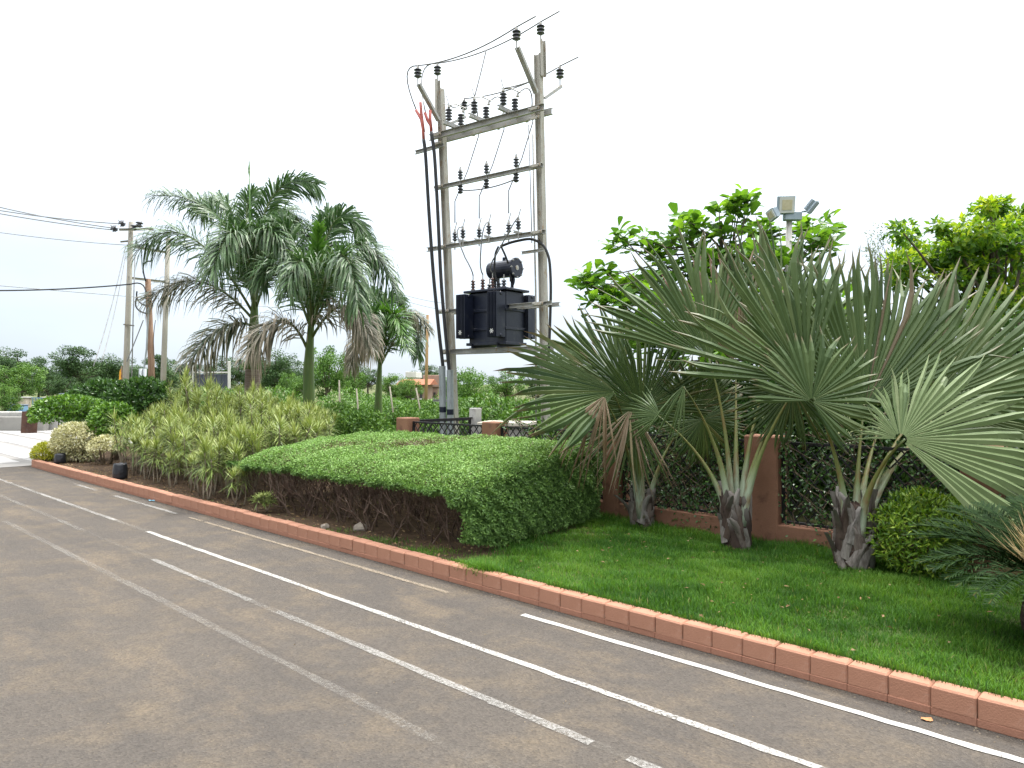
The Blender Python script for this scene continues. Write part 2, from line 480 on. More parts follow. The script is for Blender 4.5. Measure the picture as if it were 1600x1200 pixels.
# --- kerb of terracotta blocks
KERB_END = 17.0
kerb = sheet('kerb', [S(-6, KT + .03, .005), S(KERB_END, KT + .03, .005), S(KERB_END, KT + .12, .005), S(-6, KT + .12, .005)], M_kerb_foot)
mbk = MB(); box(mbk, (0, 0, 0), (.1985, .11, .112), ch=.009); me_kerb = mbk.mesh('kerb_stone', M_kerb, False)
mbk = MB(); box(mbk, (0, 0, 0), (.199, .113, .04), ch=.003); me_kerbfoot = mbk.mesh('kerb_foot', M_kerb_foot, False)
s = -5.9; kr = np.random.default_rng(3)
while s < KERB_END - .05:
    wob = .035 * math.sin(s * .35) * (1 if s > 5 else .4)
    dz = kr.normal(0, .0022); dt = kr.normal(0, .0025)
    obj('kerb_stone', me_kerb, kerb, MT(S(s, KT + .06 + wob * .3 + dt, .089 + dz), x=(DX, DY, kr.normal(0, .008)), z=(kr.normal(0, .012), kr.normal(0, .012), 1), scale=(kr.uniform(.985, 1.0), 1, kr.uniform(.98, 1.02))))
    obj('kerb_foot', me_kerbfoot, kerb, MT(S(s, KT + .06 + wob * .3, .02), x=(DX, DY, 0), z=(0, 0, 1)))
    s += .2
# far end of the bed, kerb turning away from the road
e0, e1 = S(KERB_END + .02, KT + .06), S(19.2, 6.2)
ed = unit(e1 - e0)
for i in range(int(np.linalg.norm(e1 - e0) / .2)):
    c = e0 + ed * (.1 + .2 * i)
    obj('kerb_stone', me_kerb, kerb, MT((c[0], c[1], .089 + kr.normal(0, .002)), x=ed, z=(0, 0, 1)))
    obj('kerb_foot', me_kerbfoot, kerb, MT((c[0], c[1], .02), x=ed, z=(0, 0, 1)))

# --- planted strip: bare bed to the left, lawn to the right
def grid_sheet(name, s0, s1, t0, t1, ns, nt_, z, amp, mat, warp=None):
    r = np.random.default_rng(int(s0 * 10 + 500))
    a, b = np.meshgrid(np.linspace(s0, s1, ns), np.linspace(t0, t1, nt_), indexing='ij')
    zz = z + amp * (np.sin(a * 2.3 + b * 1.1) * .5 + np.sin(a * 5.1 - b * 3.7) * .3 + r.normal(0, .25, a.shape))
    zz[:, 0] = z - .015; 
    if warp is not None: a = a + warp(a, b)
    V = np.stack([DX * a + NX * b, DY * a + NY * b, zz], -1).reshape(-1, 3)
    i, j = np.meshgrid(np.arange(ns - 1), np.arange(nt_ - 1), indexing='ij')
    Q = np.stack([i * nt_ + j, i * nt_ + j + 1, (i + 1) * nt_ + j + 1, (i + 1) * nt_ + j], -1).reshape(-1, 4)
    mb = MB(); mb.add(V, Q)
    return tag(obj(name, mb.mesh(name, mat, True)), kind='structure')
TB0, TB1 = KT + .115, 7.0
grid_sheet('planting_bed', 4.35, 17.0, TB0, 8.6, 130, 40, BED, .016, M_soil, lambda a, b: (a - 4.35) / 12.65 * (b - TB0) * .9)
grid_sheet('lawn', -6.0, 4.36, TB0, TB1 + .2, 90, 30, BED - .01, .012, M_turf)

# --- plaza of white slabs beyond the bed
plaza = sheet('plaza', [S(17.25, -14, .006), S(17.25, KT + .05, .006), S(19.4, 6.35, .006), S(33, 12, .006), S(33, -14, .006)], M_plazajoint)
mbk = MB(); box(mbk, (0, 0, 0), (.83, .74, .03), ch=.006); me_slab = mbk.mesh('paver', M_plaza)
pr = np.random.default_rng(5)
for i in range(18):
    for j in range(-8, 13):
        s_, t_ = 17.7 + i * .85, j * .95
        lim = KT - .35 if s_ < 17.8 else KT + (s_ - 17.4) * .95 - .4
        p = S(s_, t_)
        if t_ > lim or p[0] / p[1] < -.95: continue
        obj('paver', me_slab, plaza, MT(S(s_, t_, .004 + pr.normal(0, .002)), x=(DX, DY, 0), z=(pr.normal(0, .003), pr.normal(0, .003), 1)))

# ================================================================ BOUNDARY WALL WITH LATTICE PANELS
FT = 6.83                        # front face of the wall
Z_PL, Z_TOP = BED + .19, 1.15
PILL = [(-2.45, .30), (-.55, .30), (1.30, .30), (3.13, .34), (4.90, .22), (6.85, .27), (8.67, .28)]
wall = thing('boundary_wall', S(4.9, FT, BED), 'brown plastered boundary wall with black lattice panels behind the fan palms', 'wall')
mbk = MB(); box(mbk, S(3.1, FT + .09, BED + .05), (11.5, .18, .28), x=(DX, DY, 0), ch=.008)
obj('plinth', mbk.mesh('plinth', M_wallbrown), wall)
for s_, w_ in PILL:
    mbk = MB(); box(mbk, S(s_, FT + .105, (Z_TOP - .05) / 2), (w_, .235, Z_TOP + .05), x=(DX, DY, 0), ch=.012)
    obj('pillar', mbk.mesh('pillar', M_wallbrown), wall)
# side return of the wall at the far corner, with its own pale end post
mbk = MB(); prism(mbk, [(-.015, -.012), (.015, -.012), (.015, .012), (-.015, .012)], S(8.67, FT + .2, 1.10), S(8.67, FT + 1.42, 1.10)); obj('side_rail', mbk.mesh('side_rail', M_blackiron), wall)
mbk = MB(); box(mbk, S(8.67, FT + .85, .32), (.18, 1.2, .4), x=(DX, DY, 0), ch=.008); obj('side_plinth', mbk.mesh('side_plinth', M_wallbrown), wall)
# lattice
mbk = MB(); box(mbk, (0, 0, 0), (1, .006, .013)); me_bar = mbk.mesh('lattice_bar', M_blackiron)
def lattice(p_at, x_dir, w, z0, z1, step=.118, parent=wall):
    """panel starting at p_at (world, z ignored), running w metres along x_dir"""
    mb = MB(); f = .024
    o = np.array([p_at[0], p_at[1], 0.0]); x_dir = np.asarray(x_dir, float)
    for (a0, a1, zz0, zz1) in ((0, w, z0, z0 + f), (0, w, z1 - f, z1), (0, f, z0 + f, z1 - f), (w - f, w, z0 + f, z1 - f)):
        box(mb, o + x_dir * (a0 + a1) / 2 + np.array([0, 0, (zz0 + zz1) / 2]), (a1 - a0, .03, zz1 - zz0), x=x_dir)
    fr = obj('lattice_panel', mb.mesh('lattice_panel', M_blackiron), parent)
    h = z1 - z0; sl = 1.15
    for sg in (1, -1):
        c = -h / sl
        while c < w + h / sl:
            # line x = c + z/sl (sg=1) or x = c + (h-z)/sl
            za, zb = 0.0, h
            xa, xb = c, c + h / sl
            if xa < 0: za = -xa * sl; xa = 0.0
            if xb > w: zb = h - (xb - w) * sl; xb = w
            if zb - za > .05 and xb - xa > .03:
                A = o + x_dir * xa + np.array([0, 0, z0 + (za if sg == 1 else h - za)])
                B = o + x_dir * xb + np.array([0, 0, z0 + (zb if sg == 1 else h - zb)])
                y = np.cross((0, 0, 1), x_dir); off = y * (.007 * sg)
                obj('lattice_bar', me_bar, fr, MT((A + B) / 2 + off, x=B - A, z=np.cross(B - A, y), scale=(np.linalg.norm(B - A), 1, 1)))
            c += step
for (sa, wa), (sb, wb) in zip(PILL[:-1], PILL[1:]):
    s0, s1 = sa + wa / 2 + .004, sb - wb / 2 - .004
    lattice(S(s0, FT + .09), (DX, DY, 0), s1 - s0, Z_PL + .01, Z_TOP - .05)
lattice(S(8.67, FT + .23), (NX, NY, 0), 1.16, .54, 1.09, .13)
M_conc = surf('grey_concrete', (.33, .32, .30), (.45, .44, .41), 4, .9, .2, 0, .3, (.26, .25, .23), fine=70)
mbk = MB(); box(mbk, S(8.67, FT + 1.50, .63), (.15, .15, 1.26), x=(DX, DY, 0), ch=.01)
obj('end_post', mbk.mesh('end_post', M_conc), wall)

# ================================================================ LAWN GRASS, HEDGE, BED PLANTS
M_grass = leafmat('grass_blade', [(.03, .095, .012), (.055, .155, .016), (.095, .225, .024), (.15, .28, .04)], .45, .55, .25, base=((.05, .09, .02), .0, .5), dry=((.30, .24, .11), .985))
def grass_mesh(name, s_, t_, z0, hgt, r, wid=.0045, lean=.55):
    n = len(s_)
    B = np.stack([DX * s_ + NX * t_, DY * s_ + NY * t_, z0], -1)
    ang = r.uniform(0, 2 * math.pi, n); ln = r.uniform(.1, lean, n)
    up = units(np.stack([np.cos(ang) * ln, np.sin(ang) * ln, np.ones(n)], -1))
    sd = np.stack([-np.sin(ang), np.cos(ang), np.zeros(n)], -1)
    h = hgt[:, None]
    tip = B + up * h + np.stack([np.cos(ang), np.sin(ang), -np.ones(n) * .4], -1) * h * .35 * r.uniform(0, 1, (n, 1))
    mid = B + up * h * .55
    w = (wid * r.uniform(.7, 1.3, n))[:, None]
    V = np.stack([B - sd * w / 2, B + sd * w / 2, mid + sd * w * .4, tip, mid - sd * w * .4], 1).reshape(-1, 3)
    o = np.arange(n)[:, None] * 5
    mb = MB()
    patch = .48 + .17 * np.sin(s_ * 1.7 + t_ * 2.9) + .15 * np.sin(s_ * 4.3 - t_ * 3.1) + .2 * np.sin(s_ * 9.1 + 2 * np.sin(t_ * 6)) * np.sin(t_ * 11.3 + s_)
    a = np.clip(r.normal(0, .22, n) + patch, 0, .98); a[r.random(n) < .012] = 1.0
    mb.add(V, o + np.array([0, 1, 2, 4]), o + np.array([4, 2, 3]), np.repeat(a, 5), np.tile([0, 0, .5, 1, .5], n))
    return mb.mesh(name, M_grass)
gr = np.random.default_rng(11)
n = 270000
s_ = gr.uniform(-2.6, 5.6, n); t_ = gr.uniform(KT + .105, FT + .02, n) - .03 * (gr.random(n) < .3)
edge = 4.62 + (t_ - 4.5) * .25 + .12 * np.sin(t_ * 5) + gr.normal(0, .12, n)
bare = np.sin(s_ * 3.3 + 1.9 * np.sin(t_ * 2.7)) * np.sin(t_ * 4.9 + .8 * s_) > .93
keep = (s_ < edge) & (~bare | (gr.random(n) < .45)) & (gr.random(n) < np.clip(1.2 - (s_ + 0) * -.08, .4, 1))
s_, t_ = s_[keep], t_[keep]
cl = .5 + .5 * np.sin(s_ * 7.1 + 2 * np.sin(t_ * 5.3)) * np.sin(t_ * 8.3 + 1.7 * np.sin(s_ * 4.1))
cl2 = .5 + .5 * np.sin(s_ * 2.3 + 1.3 * np.sin(t_ * 3.1)) * np.sin(t_ * 3.7 + s_)
hg = (.022 + .034 * cl + .02 * cl2) * gr.uniform(.5, 1.45, len(s_))
hg *= np.where(t_ > FT - .35, 1.5, 1.0)
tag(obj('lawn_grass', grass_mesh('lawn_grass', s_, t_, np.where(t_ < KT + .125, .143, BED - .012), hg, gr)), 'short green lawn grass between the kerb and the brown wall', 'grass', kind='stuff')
# thin grass creeping in front of the hedge and a longer tuft hanging over the kerb
n = 9000
s_ = gr.uniform(4.3, 7.2, n); t_ = KT + .12 + np.abs(gr.normal(0, .16, n))
keep = gr.random(n) < np.clip((6.9 - s_) / 2.2, 0, 1) * (.5 + .5 * np.sin(s_ * 9 + t_ * 7))
s_, t_ = s_[keep], t_[keep]
tag(obj('weed_grass', grass_mesh('weed_grass', s_, t_, np.full(len(s_), BED - .012), gr.uniform(.02, .06, len(s_)), gr)), 'thin weedy grass on the bare soil in front of the clipped hedge', 'grass', kind='stuff')
n = 2600
s_ = 4.30 + gr.normal(0, .09, n); t_ = KT + .13 + gr.normal(0, .045, n)
tag(obj('grass_tuft', grass_mesh('grass_tuft', s_, t_, np.full(n, BED - .01), gr.uniform(.05, .13, n), gr, lean=1.3)), 'shaggy dark grass tuft hanging over the kerb by the hedge corner', 'grass')

# --- small litter on soil: dry leaves and clods
M_litter = leafmat('dry_litter', [(.12, .075, .04), (.22, .14, .07), (.30, .21, .12), (.10, .12, .04)], .1, .8, .1)
lr = np.random.default_rng(12); n = 2600
s_ = lr.uniform(4.6, 16.5, n); t_ = KT + .14 + lr.random(n) ** 1.5 * 2.6
Pp = np.stack([DX * s_ + NX * t_, DY * s_ + NY * t_, np.full(n, BED + .008)], -1)
D = rdir(lr, n); D[:, 2] *= .25
mb = MB(); leaves(mb, Pp, D, np.stack([lr.normal(0, .3, n), lr.normal(0, .3, n), np.ones(n)], -1), lr.uniform(.015, .06, n), lr.uniform(.01, .03, n), lr.random(n), .25)
tag(obj('leaf_litter', mb.mesh('leaf_litter', M_litter)), 'dry leaf litter lying on the bare soil of the bed', 'leaf litter', kind='stuff')
M_grit = surf('road_grit', (.16, .13, .10), (.26, .21, .15), 20, .9, .2)
n = 900
s_ = lr.uniform(-2, 15, n); t_ = KT - np.abs(lr.normal(0, .10, n)) - .01
far = lr.random(n) < .4; t_[far] = lr.uniform(.6, 4.0, far.sum())
sz = lr.uniform(.003, .008, n)
V0 = np.array([(1, 0, 0), (-.5, .87, 0), (-.5, -.87, 0), (0, 0, .9)])
V = (np.stack([DX * s_ + NX * t_, DY * s_ + NY * t_, np.full(n, .001)], -1)[:, None, :] + V0[None] * sz[:, None, None] * lr.uniform(.6, 1.4, (n, 1, 3))).reshape(-1, 3)
o4 = np.arange(n)[:, None] * 4
mb = MB(); mb.add(V, None, np.concatenate([o4 + np.array(q) for q in ((0, 1, 3), (1, 2, 3), (2, 0, 3))], 1).reshape(-1, 3))
tag(obj('road_grit', mb.mesh('road_grit', M_grit)), 'loose grit and small stones scattered along the road edge', 'gravel', kind='stuff')

n = 150
s_ = lr.uniform(-1.5, 4.4, n); t_ = lr.uniform(KT + .2, 6.7, n)
Pp = np.stack([DX * s_ + NX * t_, DY * s_ + NY * t_, np.full(n, BED + .035)], -1)
D = rdir(lr, n); D[:, 2] *= .3
mb = MB(); leaves(mb, Pp, D, np.stack([lr.normal(0, .4, n), lr.normal(0, .4, n), np.ones(n)], -1), lr.uniform(.015, .05, n), lr.uniform(.01, .025, n), lr.random(n) * .75, .25)
tag(obj('fallen_leaves', mb.mesh('fallen_leaves', M_litter)), 'small dry leaves fallen on the lawn', 'leaf litter', kind='stuff')
# --- clipped hedge
M_hedge = leafmat('hedge_leaf', [(.065, .135, .032), (.15, .27, .065), (.25, .41, .105), (.36, .52, .17)], .3, .5, .3, dry=((.13, .085, .055), .955))
M_twig = surf('hedge_twig', (.085, .055, .042), (.15, .105, .08), 12, .9, .15, 0, .3, (.20, .17, .145), fine=90)
hedge = thing('clipped_hedge', S(7, 5.6, BED), 'low clipped green hedge with domed top and bare brown stems underneath', 'hedge')
hr = np.random.default_rng(21)
HS0, HS1, HT0, HT1 = 4.68, 9.35, 4.42, 6.66
def hs(a, b): return HS0 + (HS1 - HS0) * a + .22 * b * (1 - a) - .35 * b * a      # skewed right end
def ht(a, b): return HT0 + (HT1 - HT0) * b
def htop(a, b):
    z = .79 + .22 * np.sin(np.clip(b / .8, 0, 1) * math.pi / 2)
    z = z - .06 * a
    d = np.minimum(np.minimum(a * 4.6, (1 - a) * 4.6), np.minimum(b * 2.2, (1 - b) * 2.2))
    z = z - .13 * np.clip(1 - d / .30, 0, 1) ** 2.2
    z = z - .10 * np.clip(1 - (1 - a) * 4.6 / .9, 0, 1) ** 2
    return z + .012 * np.sin(a * 31 + b * 9) + .012 * np.sin(b * 23 - a * 17) + .009 * np.sin(a * 70) * np.sin(b * 41)
def in_round(a, b):
    """rounded plan corners"""
    x, y = (a - .5) * 2, (b - .5) * 2
    return (np.abs(x) ** 18 + np.abs(y) ** 14) < 1
def XYZ(s_, t_, z): return np.stack([DX * s_ + NX * t_, DY * s_ + NY * t_, z], -1)
mb = MB()
n = 190000
a, b = hr.random(n), hr.random(n)
k = in_round(a, b); a, b = a[k], b[k]; n = len(a)
z = htop(a, b) + hr.normal(0, .010, n) - np.abs(hr.normal(0, .022, n))
Pp = XYZ(hs(a, b), ht(a, b), z)
D = rdir(hr, n); D[:, 2] = np.abs(D[:, 2]) * .6 + .1
Nn = np.stack([hr.normal(0, .5, n), hr.normal(0, .5, n), np.ones(n)], -1)
col = np.clip(hr.normal(.5, .2, n), 0, .94)
s0, t0 = hs(a, b), ht(a, b)
dead = np.exp(-(((Pp[:, 0] + 1.15) / .42) ** 2 + ((Pp[:, 1] - 8.75) / .26) ** 2)) + .95 * np.exp(-(((Pp[:, 0] + 2.1) / .26) ** 2 + ((Pp[:, 1] - 9.15) / .2) ** 2)) + .3 * np.exp(-(((Pp[:, 0] + 2.7) / .3) ** 2 + ((Pp[:, 1] - 8.9) / .25) ** 2)) + .25 * np.exp(-(((Pp[:, 0] + .35) / .5) ** 2 + ((Pp[:, 1] - 8.9) / .25) ** 2))
lump = .5 + .5 * np.sin(s0 * 13 + 3 * np.sin(t0 * 9)) * np.sin(t0 * 17)
col = np.where(hr.random(n) < dead * (.55 + .45 * lump) * 1.0, hr.uniform(.96, 1.0, n), col)
col = np.where(hr.random(n) < .02, 1.0, col)
sparse = hr.random(n) > dead * .45
leaves(mb, Pp[sparse], D[sparse], Nn[sparse], hr.uniform(.017, .034, sparse.sum()), hr.uniform(.008, .0155, sparse.sum()), col[sparse], .2)
# sides: the right end is leafy to the ground, the road side only as a shallow skirt, the back in full
def side(n, fa, fb, nx, ny, zlo_f, thick):
    u = hr.random(n); a, b = fa(u), fb(u)
    zt = htop(np.clip(a, .02, .98), np.clip(b, .02, .98)) - .005; zl = zlo_f(u)
    v = hr.random(n); z = zl + (zt - zl) * v
    bul = .05 * np.sin(np.clip((z - zl) / np.maximum(.05, zt - zl), 0, 1) * math.pi) + .014 * np.sin(z * 19 + 3 * np.sin(u * 17)) + .014 * np.sin(u * 37 + 2.5 * np.sin(z * 11)) + .01 * np.sin(u * 83 + z * 41) - np.abs(hr.normal(0, thick, n))
    s0, t0 = hs(a, b), ht(a, b)
    Pp = XYZ(s0, t0, z) + np.outer(bul, [nx, ny, 0])
    D = rdir(hr, n) * .8 + np.array([nx, ny, -.15]) * .7
    Nn = rdir(hr, n) * .6 + np.array([nx, ny, .25])
    leaves(mb, Pp, D, Nn, hr.uniform(.022, .045, n), hr.uniform(.011, .021, n), np.clip(hr.normal(.24, .2, n), 0, .94), .2)  # side leaves take darker colours than the top: shade painted in
ra = np.array([0.02, 0.98])
side(44000, lambda u: .008 + 0 * u, lambda u: .0 + .985 * u, -DX, -DY, lambda u: BED + .04 + .10 * (1 - np.clip(u / .2, 0, 1)), .05)
side(23000, lambda u: .004 + .976 * u, lambda u: .012 + 0 * u, -NX, -NY, lambda u: .665 + .02 * np.sin(u * 40) + .018 * np.sin(u * 97) - .32 * np.clip(1 - u / .07, 0, 1) - .06 * u, .05)
side(9000, lambda u: .985 - .01 * u, lambda u: .04 + .92 * u, DX, DY, lambda u: .50 + .03 * np.sin(u * 30), .05)
side(16000, lambda u: .03 + .94 * u, lambda u: .99 + 0 * u, NX, NY, lambda u: .3 + 0 * u, .06)
tag(obj('foliage', mb.mesh('hedge_foliage', M_hedge), hedge), kind='stuff')
# stems: crooked, forking, leaning outwards to the clipped rim
def stem_mesh(r, h, lean):
    mb = MB(); base = np.zeros(3)
    def grow(p, d, r0, ln, lev):
        k = 5; pts = [p]
        for i in range(k - 1):
            d = unit(d + r.normal(0, .17, 3) + np.array([0, 0, .20])); pts.append(pts[-1] + d * ln / (k - 1))
        tube(mb, pts, np.linspace(r0, r0 * .6, k), 5, cap=False)
        if lev < 2:
            for _ in range(2):
                grow(pts[-1], unit(d + r.normal(0, .36, 3) + np.array(lean) * .12), r0 * .62, ln * r.uniform(.6, .85), lev + 1)
            if r.random() < .5: grow(pts[2], unit(d + r.normal(0, .45, 3)), r0 * .45, ln * .6, 2)
    for _ in range(r.integers(1, 4)):
        grow(base + r.normal(0, .02, 3) * np.array([1, 1, 0]), unit(np.array([r.normal(0, .25), r.normal(0, .25), 1]) + np.array(lean) * .3), r.uniform(.007, .013), h * .5, 0)
    return mb.mesh('stem', M_twig, True)
sv = [stem_mesh(hr, .62, (-NX, -NY, 0)) for _ in range(9)]
cnt = 0
for row, (bb, step) in enumerate(((.08, .10), (.16, .11), (.26, .11), (.38, .11), (.5, .11), (.64, .12), (.78, .12))):
    aa = .10
    while aa < .97:
        a1, b1 = aa + hr.normal(0, .008), bb + hr.normal(0, .03)
        p = S(hs(a1, b1), ht(a1, b1), BED - .01)
        obj('stem', sv[hr.integers(len(sv))], hedge, MR(p, hr.normal(0, .35), (1, 1, hr.uniform(.66, .84))))
        aa += step * hr.uniform(.35, .65)
# dense inner twigs, too many to pick apart
mb = MB()
for _ in range(420):
    a1, b1 = hr.uniform(.05, .97), .06 + hr.random() ** 1.4 * .7
    p = S(hs(a1, b1), ht(a1, b1), hr.uniform(.46, .60)); d = unit(np.array([hr.normal(0, .5), hr.normal(0, .5), .75]) + np.array([-NX, -NY, 0]) * .35)
    l = hr.uniform(.10, .20)
    tube(mb, [p, p + d * l * .5 + hr.normal(0, .02, 3), p + d * l + hr.normal(0, .03, 3)], [.0045, .0035, .002], 3, cap=False)
tag(obj('twigs', mb.mesh('hedge_twigs', M_twig), hedge), kind='stuff')

# two stones lying under the hedge
M_stone = surf('field_stone', (.20, .17, .14), (.30, .26, .21), 8, .9, .2, 0, .5)
def stone(px, py, size, label):
    Y = F * (CAM_Z - BED) / (py - 600); p = P(px, py, Y)
    mb = MB(); bm = bmesh.new(); bmesh.ops.create_icosphere(bm, subdivisions=2, radius=1)
    rr = np.random.default_rng(px)
    V = np.array([v.co for v in bm.verts]); T = [[v.index for v in f.verts] for f in bm.faces]; bm.free()
    V *= np.array(size) * (1 + .22 * np.sin(V[:, :1] * 4 + rr.uniform(0, 6)) * np.cos(V[:, 1:2] * 5))
    V[:, 2] = np.maximum(V[:, 2], -size[2] * .4)
    mb.add(V + p + np.array([0, 0, size[2] * .35]), None, T)
    tag(obj('stone', mb.mesh('stone', M_stone)), label, 'stone')
stone(563, 829, (.075, .05, .06), 'pale rough stone on the soil under the middle of the hedge')
stone(508, 826, (.045, .04, .04), 'small grey stone on the soil under the hedge nearer the thin plants')

# --- thin yellow-green dracaenas, over a hundred of them
M_drac = leafmat('dracaena_leaf', [(.07, .13, .026), (.14, .215, .045), (.25, .315, .08), (.38, .42, .15)], .3, .45, .35, base=((.12, .17, .04), 0, .35), tip=((.36, .33, .15), .9, 1))
M_dstem = surf('dracaena_stem', (.22, .18, .13), (.32, .27, .20), 14, .85, .2, 0, .3, (.15, .12, .08))
dr = np.random.default_rng(31)
def drac_variant(h, nst):
    """mesh pair: canes and leaf rosettes"""
    ms, ml = MB(), MB()
    for q in range(nst):
        hh = h * dr.uniform(.72, 1.0); top = np.array([dr.normal(0, .10) * h, dr.normal(0, .10) * h, hh])
        b0 = np.array([dr.normal(0, .05), dr.normal(0, .05), -.02])
        pts = bez(b0, (b0 + top) / 2 + np.array([dr.normal(0, .03), dr.normal(0, .03), 0]), top, 7)
        tube(ms, pts, np.linspace(.011, .006, 7), 5)
        # leaves wrap the upper part of the cane
        lo = hh * dr.uniform(.50, .74)
        m = int(46 + 70 * (hh - lo))
        zz = np.sort(dr.random(m)) ** .55; f = lo / hh + (1 - lo / hh) * zz
        pos = np.stack([np.interp(f, np.linspace(0, 1, 7), pts[:, i]) for i in range(3)], -1)
        ang = dr.uniform(0, 2 * math.pi, m); el = -.45 + 1.75 * zz ** 2.2 + dr.normal(0, .2, m)
        D = np.stack([np.cos(ang) * np.cos(el), np.sin(ang) * np.cos(el), np.sin(el)], -1)
        L = dr.uniform(.16, .27, m); W = dr.uniform(.011, .0165, m)
        Sd = np.stack([-np.sin(ang), np.cos(ang), 0 * ang], -1)
        U = np.cross(D, Sd)
        V = []
        droop = dr.uniform(.02, .20, m)[:, None] * L[:, None]
        Z = np.array([0, 0, -1.0])
        p1 = pos + D * L[:, None] * .5 + Z * droop * .25; p2 = pos + D * L[:, None] + Z * droop
        w2 = W[:, None] / 2
        V = np.stack([pos - Sd * w2 * .6, pos + Sd * w2 * .6, p1 + Sd * w2, p1 - Sd * w2, p2], 1).reshape(-1, 3)
        o = np.arange(m)[:, None] * 5
        col = np.clip(.25 + .55 * zz + dr.normal(0, .15, m), 0, 1)
        ml.add(V, o + np.array([0, 1, 2, 3]), o + np.array([3, 2, 4]), np.repeat(col, 5), np.tile([0, 0, .5, .5, 1], m))
    return ms.mesh('stem', M_dstem, True), ml.mesh('leaves', M_drac)
dv = [(h, *drac_variant(h, k)) for h, k in ((.55, 3), (.7, 3), (.85, 3), (.95, 4), (1.1, 3), (1.2, 4), (1.35, 3), (1.5, 3))]
def dracaena(p, h, label, group):
    o = thing('dracaena', p, label, 'plant', group)
    v = min(dv, key=lambda q: abs(q[0] - h * dr.uniform(.85, 1.15)))
    k = h / v[0]; M = MR(p, dr.uniform(0, 6.28), (min(1.25, max(.8, k)), min(1.25, max(.8, k)), k))
    obj('stem', v[1], o, M); obj('leaves', v[2], o, M)
    return o
spots = []
for _ in range(6000):
    t_ = dr.uniform(KT + .38, 7.9)
    px = dr.uniform(192, 512)
    s_ = SP(px, t_)
    lo = 9.35 + max(0, (t_ - 4.6)) * .15
    if s_ < lo or s_ > 14.2 + (t_ - 4.5) * .45: continue
    if t_ > 6.9 and px > 470 and dr.random() < .5: continue
    q = S(s_, t_, BED)
    if any(np.hypot(*(q - o_)[:2]) < (.26 + .02 * (t_ - 4.5)) for o_ in spots): continue
    spots.append(q)
    if len(spots) > 150: break
for q in spots:
    t_ = NX * q[0] + NY * q[1]; s_ = DX * q[0] + DY * q[1]; px = 800 + F * q[0] / q[1]
    # the tops rise from the kerb to the back and peak towards the left third
    ytop = np.interp(px, [190, 230, 290, 340, 420, 470, 515], [655, 615, 592, 602, 612, 622, 640])
    zlim = CAM_Z + (600 - ytop) / F * q[1] - BED
    f = np.clip((t_ - 4.5) / 1.7, 0, 1)
    h = np.clip((.56 + 1.05 * f ** .7) * dr.uniform(.70, 1.12), .45, max(.5, zlim * dr.uniform(.90, 1.06)))
    dracaena(q, h, 'slender yellow-green dracaena in the dense clump between the hedge and the round bushes', 'dracaenas in the clump by the kerb')
q = P(292, 0, 13.4); q[2] = BED
dracaena(q, 1.72, 'tallest yellow-green dracaena sticking up out of the dense clump', 'dracaenas in the clump by the kerb')
q = P(488, 0, 12.6); q[2] = BED
dracaena(q, 1.28, 'bushy yellow-green dracaena right in front of the middle royal palm trunk', 'dracaenas in the clump by the kerb')
for px, py, h in ((372, 790, .42), (330, 781, .75), (413, 800, .2)):
    Y = F * (CAM_Z - BED) / (py - 600); q = P(px, py, Y)
    dracaena(q, h, {372: 'small dracaena with low leaves at the kerb beside the hedge tip', 330: 'leafy knee-high dracaena standing alone nearest the kerb', 413: 'tiny dracaena sprout under the left tip of the hedge'}[px], 'dracaenas in the clump by the kerb')

# --- rounded shrubs
def shrub_leaves(r, n, rad, L, W, nl=36, deep=.35, bumpy=.22, up=.4, cols=(.5, .22), under=-.35, fold=.18, droop=0.0):
    """leaves on a lumpy ellipsoid shell, thinning inwards"""
    mb = MB()
    d = rdir(r, n); d = d[d[:, 2] > under - .15 * r.random(len(d))]; n = len(d)
    lum = rdir(r, nl); lr_ = r.uniform(.6, 1, nl)
    dots = d @ lum.T
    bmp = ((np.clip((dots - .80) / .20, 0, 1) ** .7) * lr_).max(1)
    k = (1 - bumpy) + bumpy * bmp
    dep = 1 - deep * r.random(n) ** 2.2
    Pp = d * (k * dep)[:, None] * np.asarray(rad)
    out = units(d / np.asarray(rad))
    D = rdir(r, n) * .9 + out * .6 + np.array([0, 0, up * .5 - droop])
    Nn = out * .7 + rdir(r, n) * .6 + np.array([0, 0, up])
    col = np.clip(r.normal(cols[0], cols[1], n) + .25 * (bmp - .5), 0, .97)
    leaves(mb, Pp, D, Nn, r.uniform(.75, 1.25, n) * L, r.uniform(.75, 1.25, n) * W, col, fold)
    return mb
M_twig2 = surf('shrub_stem', (.10, .075, .05), (.17, .13, .09), 12, .9, .15)
def shrub(name, loc, rad, zc, n, L, W, mat, label, seed, stems=6, group=None, zb=None, **kw):
    """loc = ground point, zc = height of the crown centre over it"""
    r = np.random.default_rng(seed)
    o = thing(name, loc, label, 'shrub', group)
    c = np.asarray(loc, float) + np.array([0, 0, zc])
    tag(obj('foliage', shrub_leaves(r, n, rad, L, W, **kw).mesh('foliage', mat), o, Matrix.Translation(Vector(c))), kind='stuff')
    mb = MB()
    for i in range(stems):
        an = r.uniform(0, 6.28); rr = r.uniform(.2, .7)
        tip = c + np.array([math.cos(an) * rad[0] * rr, math.sin(an) * rad[1] * rr, rad[2] * r.uniform(-.1, .5)])
        b0 = np.asarray(loc, float) + np.array([math.cos(an) * .05, math.sin(an) * .05, -.03])
        tube(mb, bez(b0, (b0 + tip) / 2 + r.normal(0, .04, 3), tip, 6), np.linspace(.022, .007, 6), 5)
    obj('stems', mb.mesh('stems', M_twig2, True), o)
    return o
M_ixora = leafmat('glossy_leaf', [(.03, .08, .01), (.065, .16, .017), (.13, .27, .027), (.22, .39, .045)], .35, .35, .5)
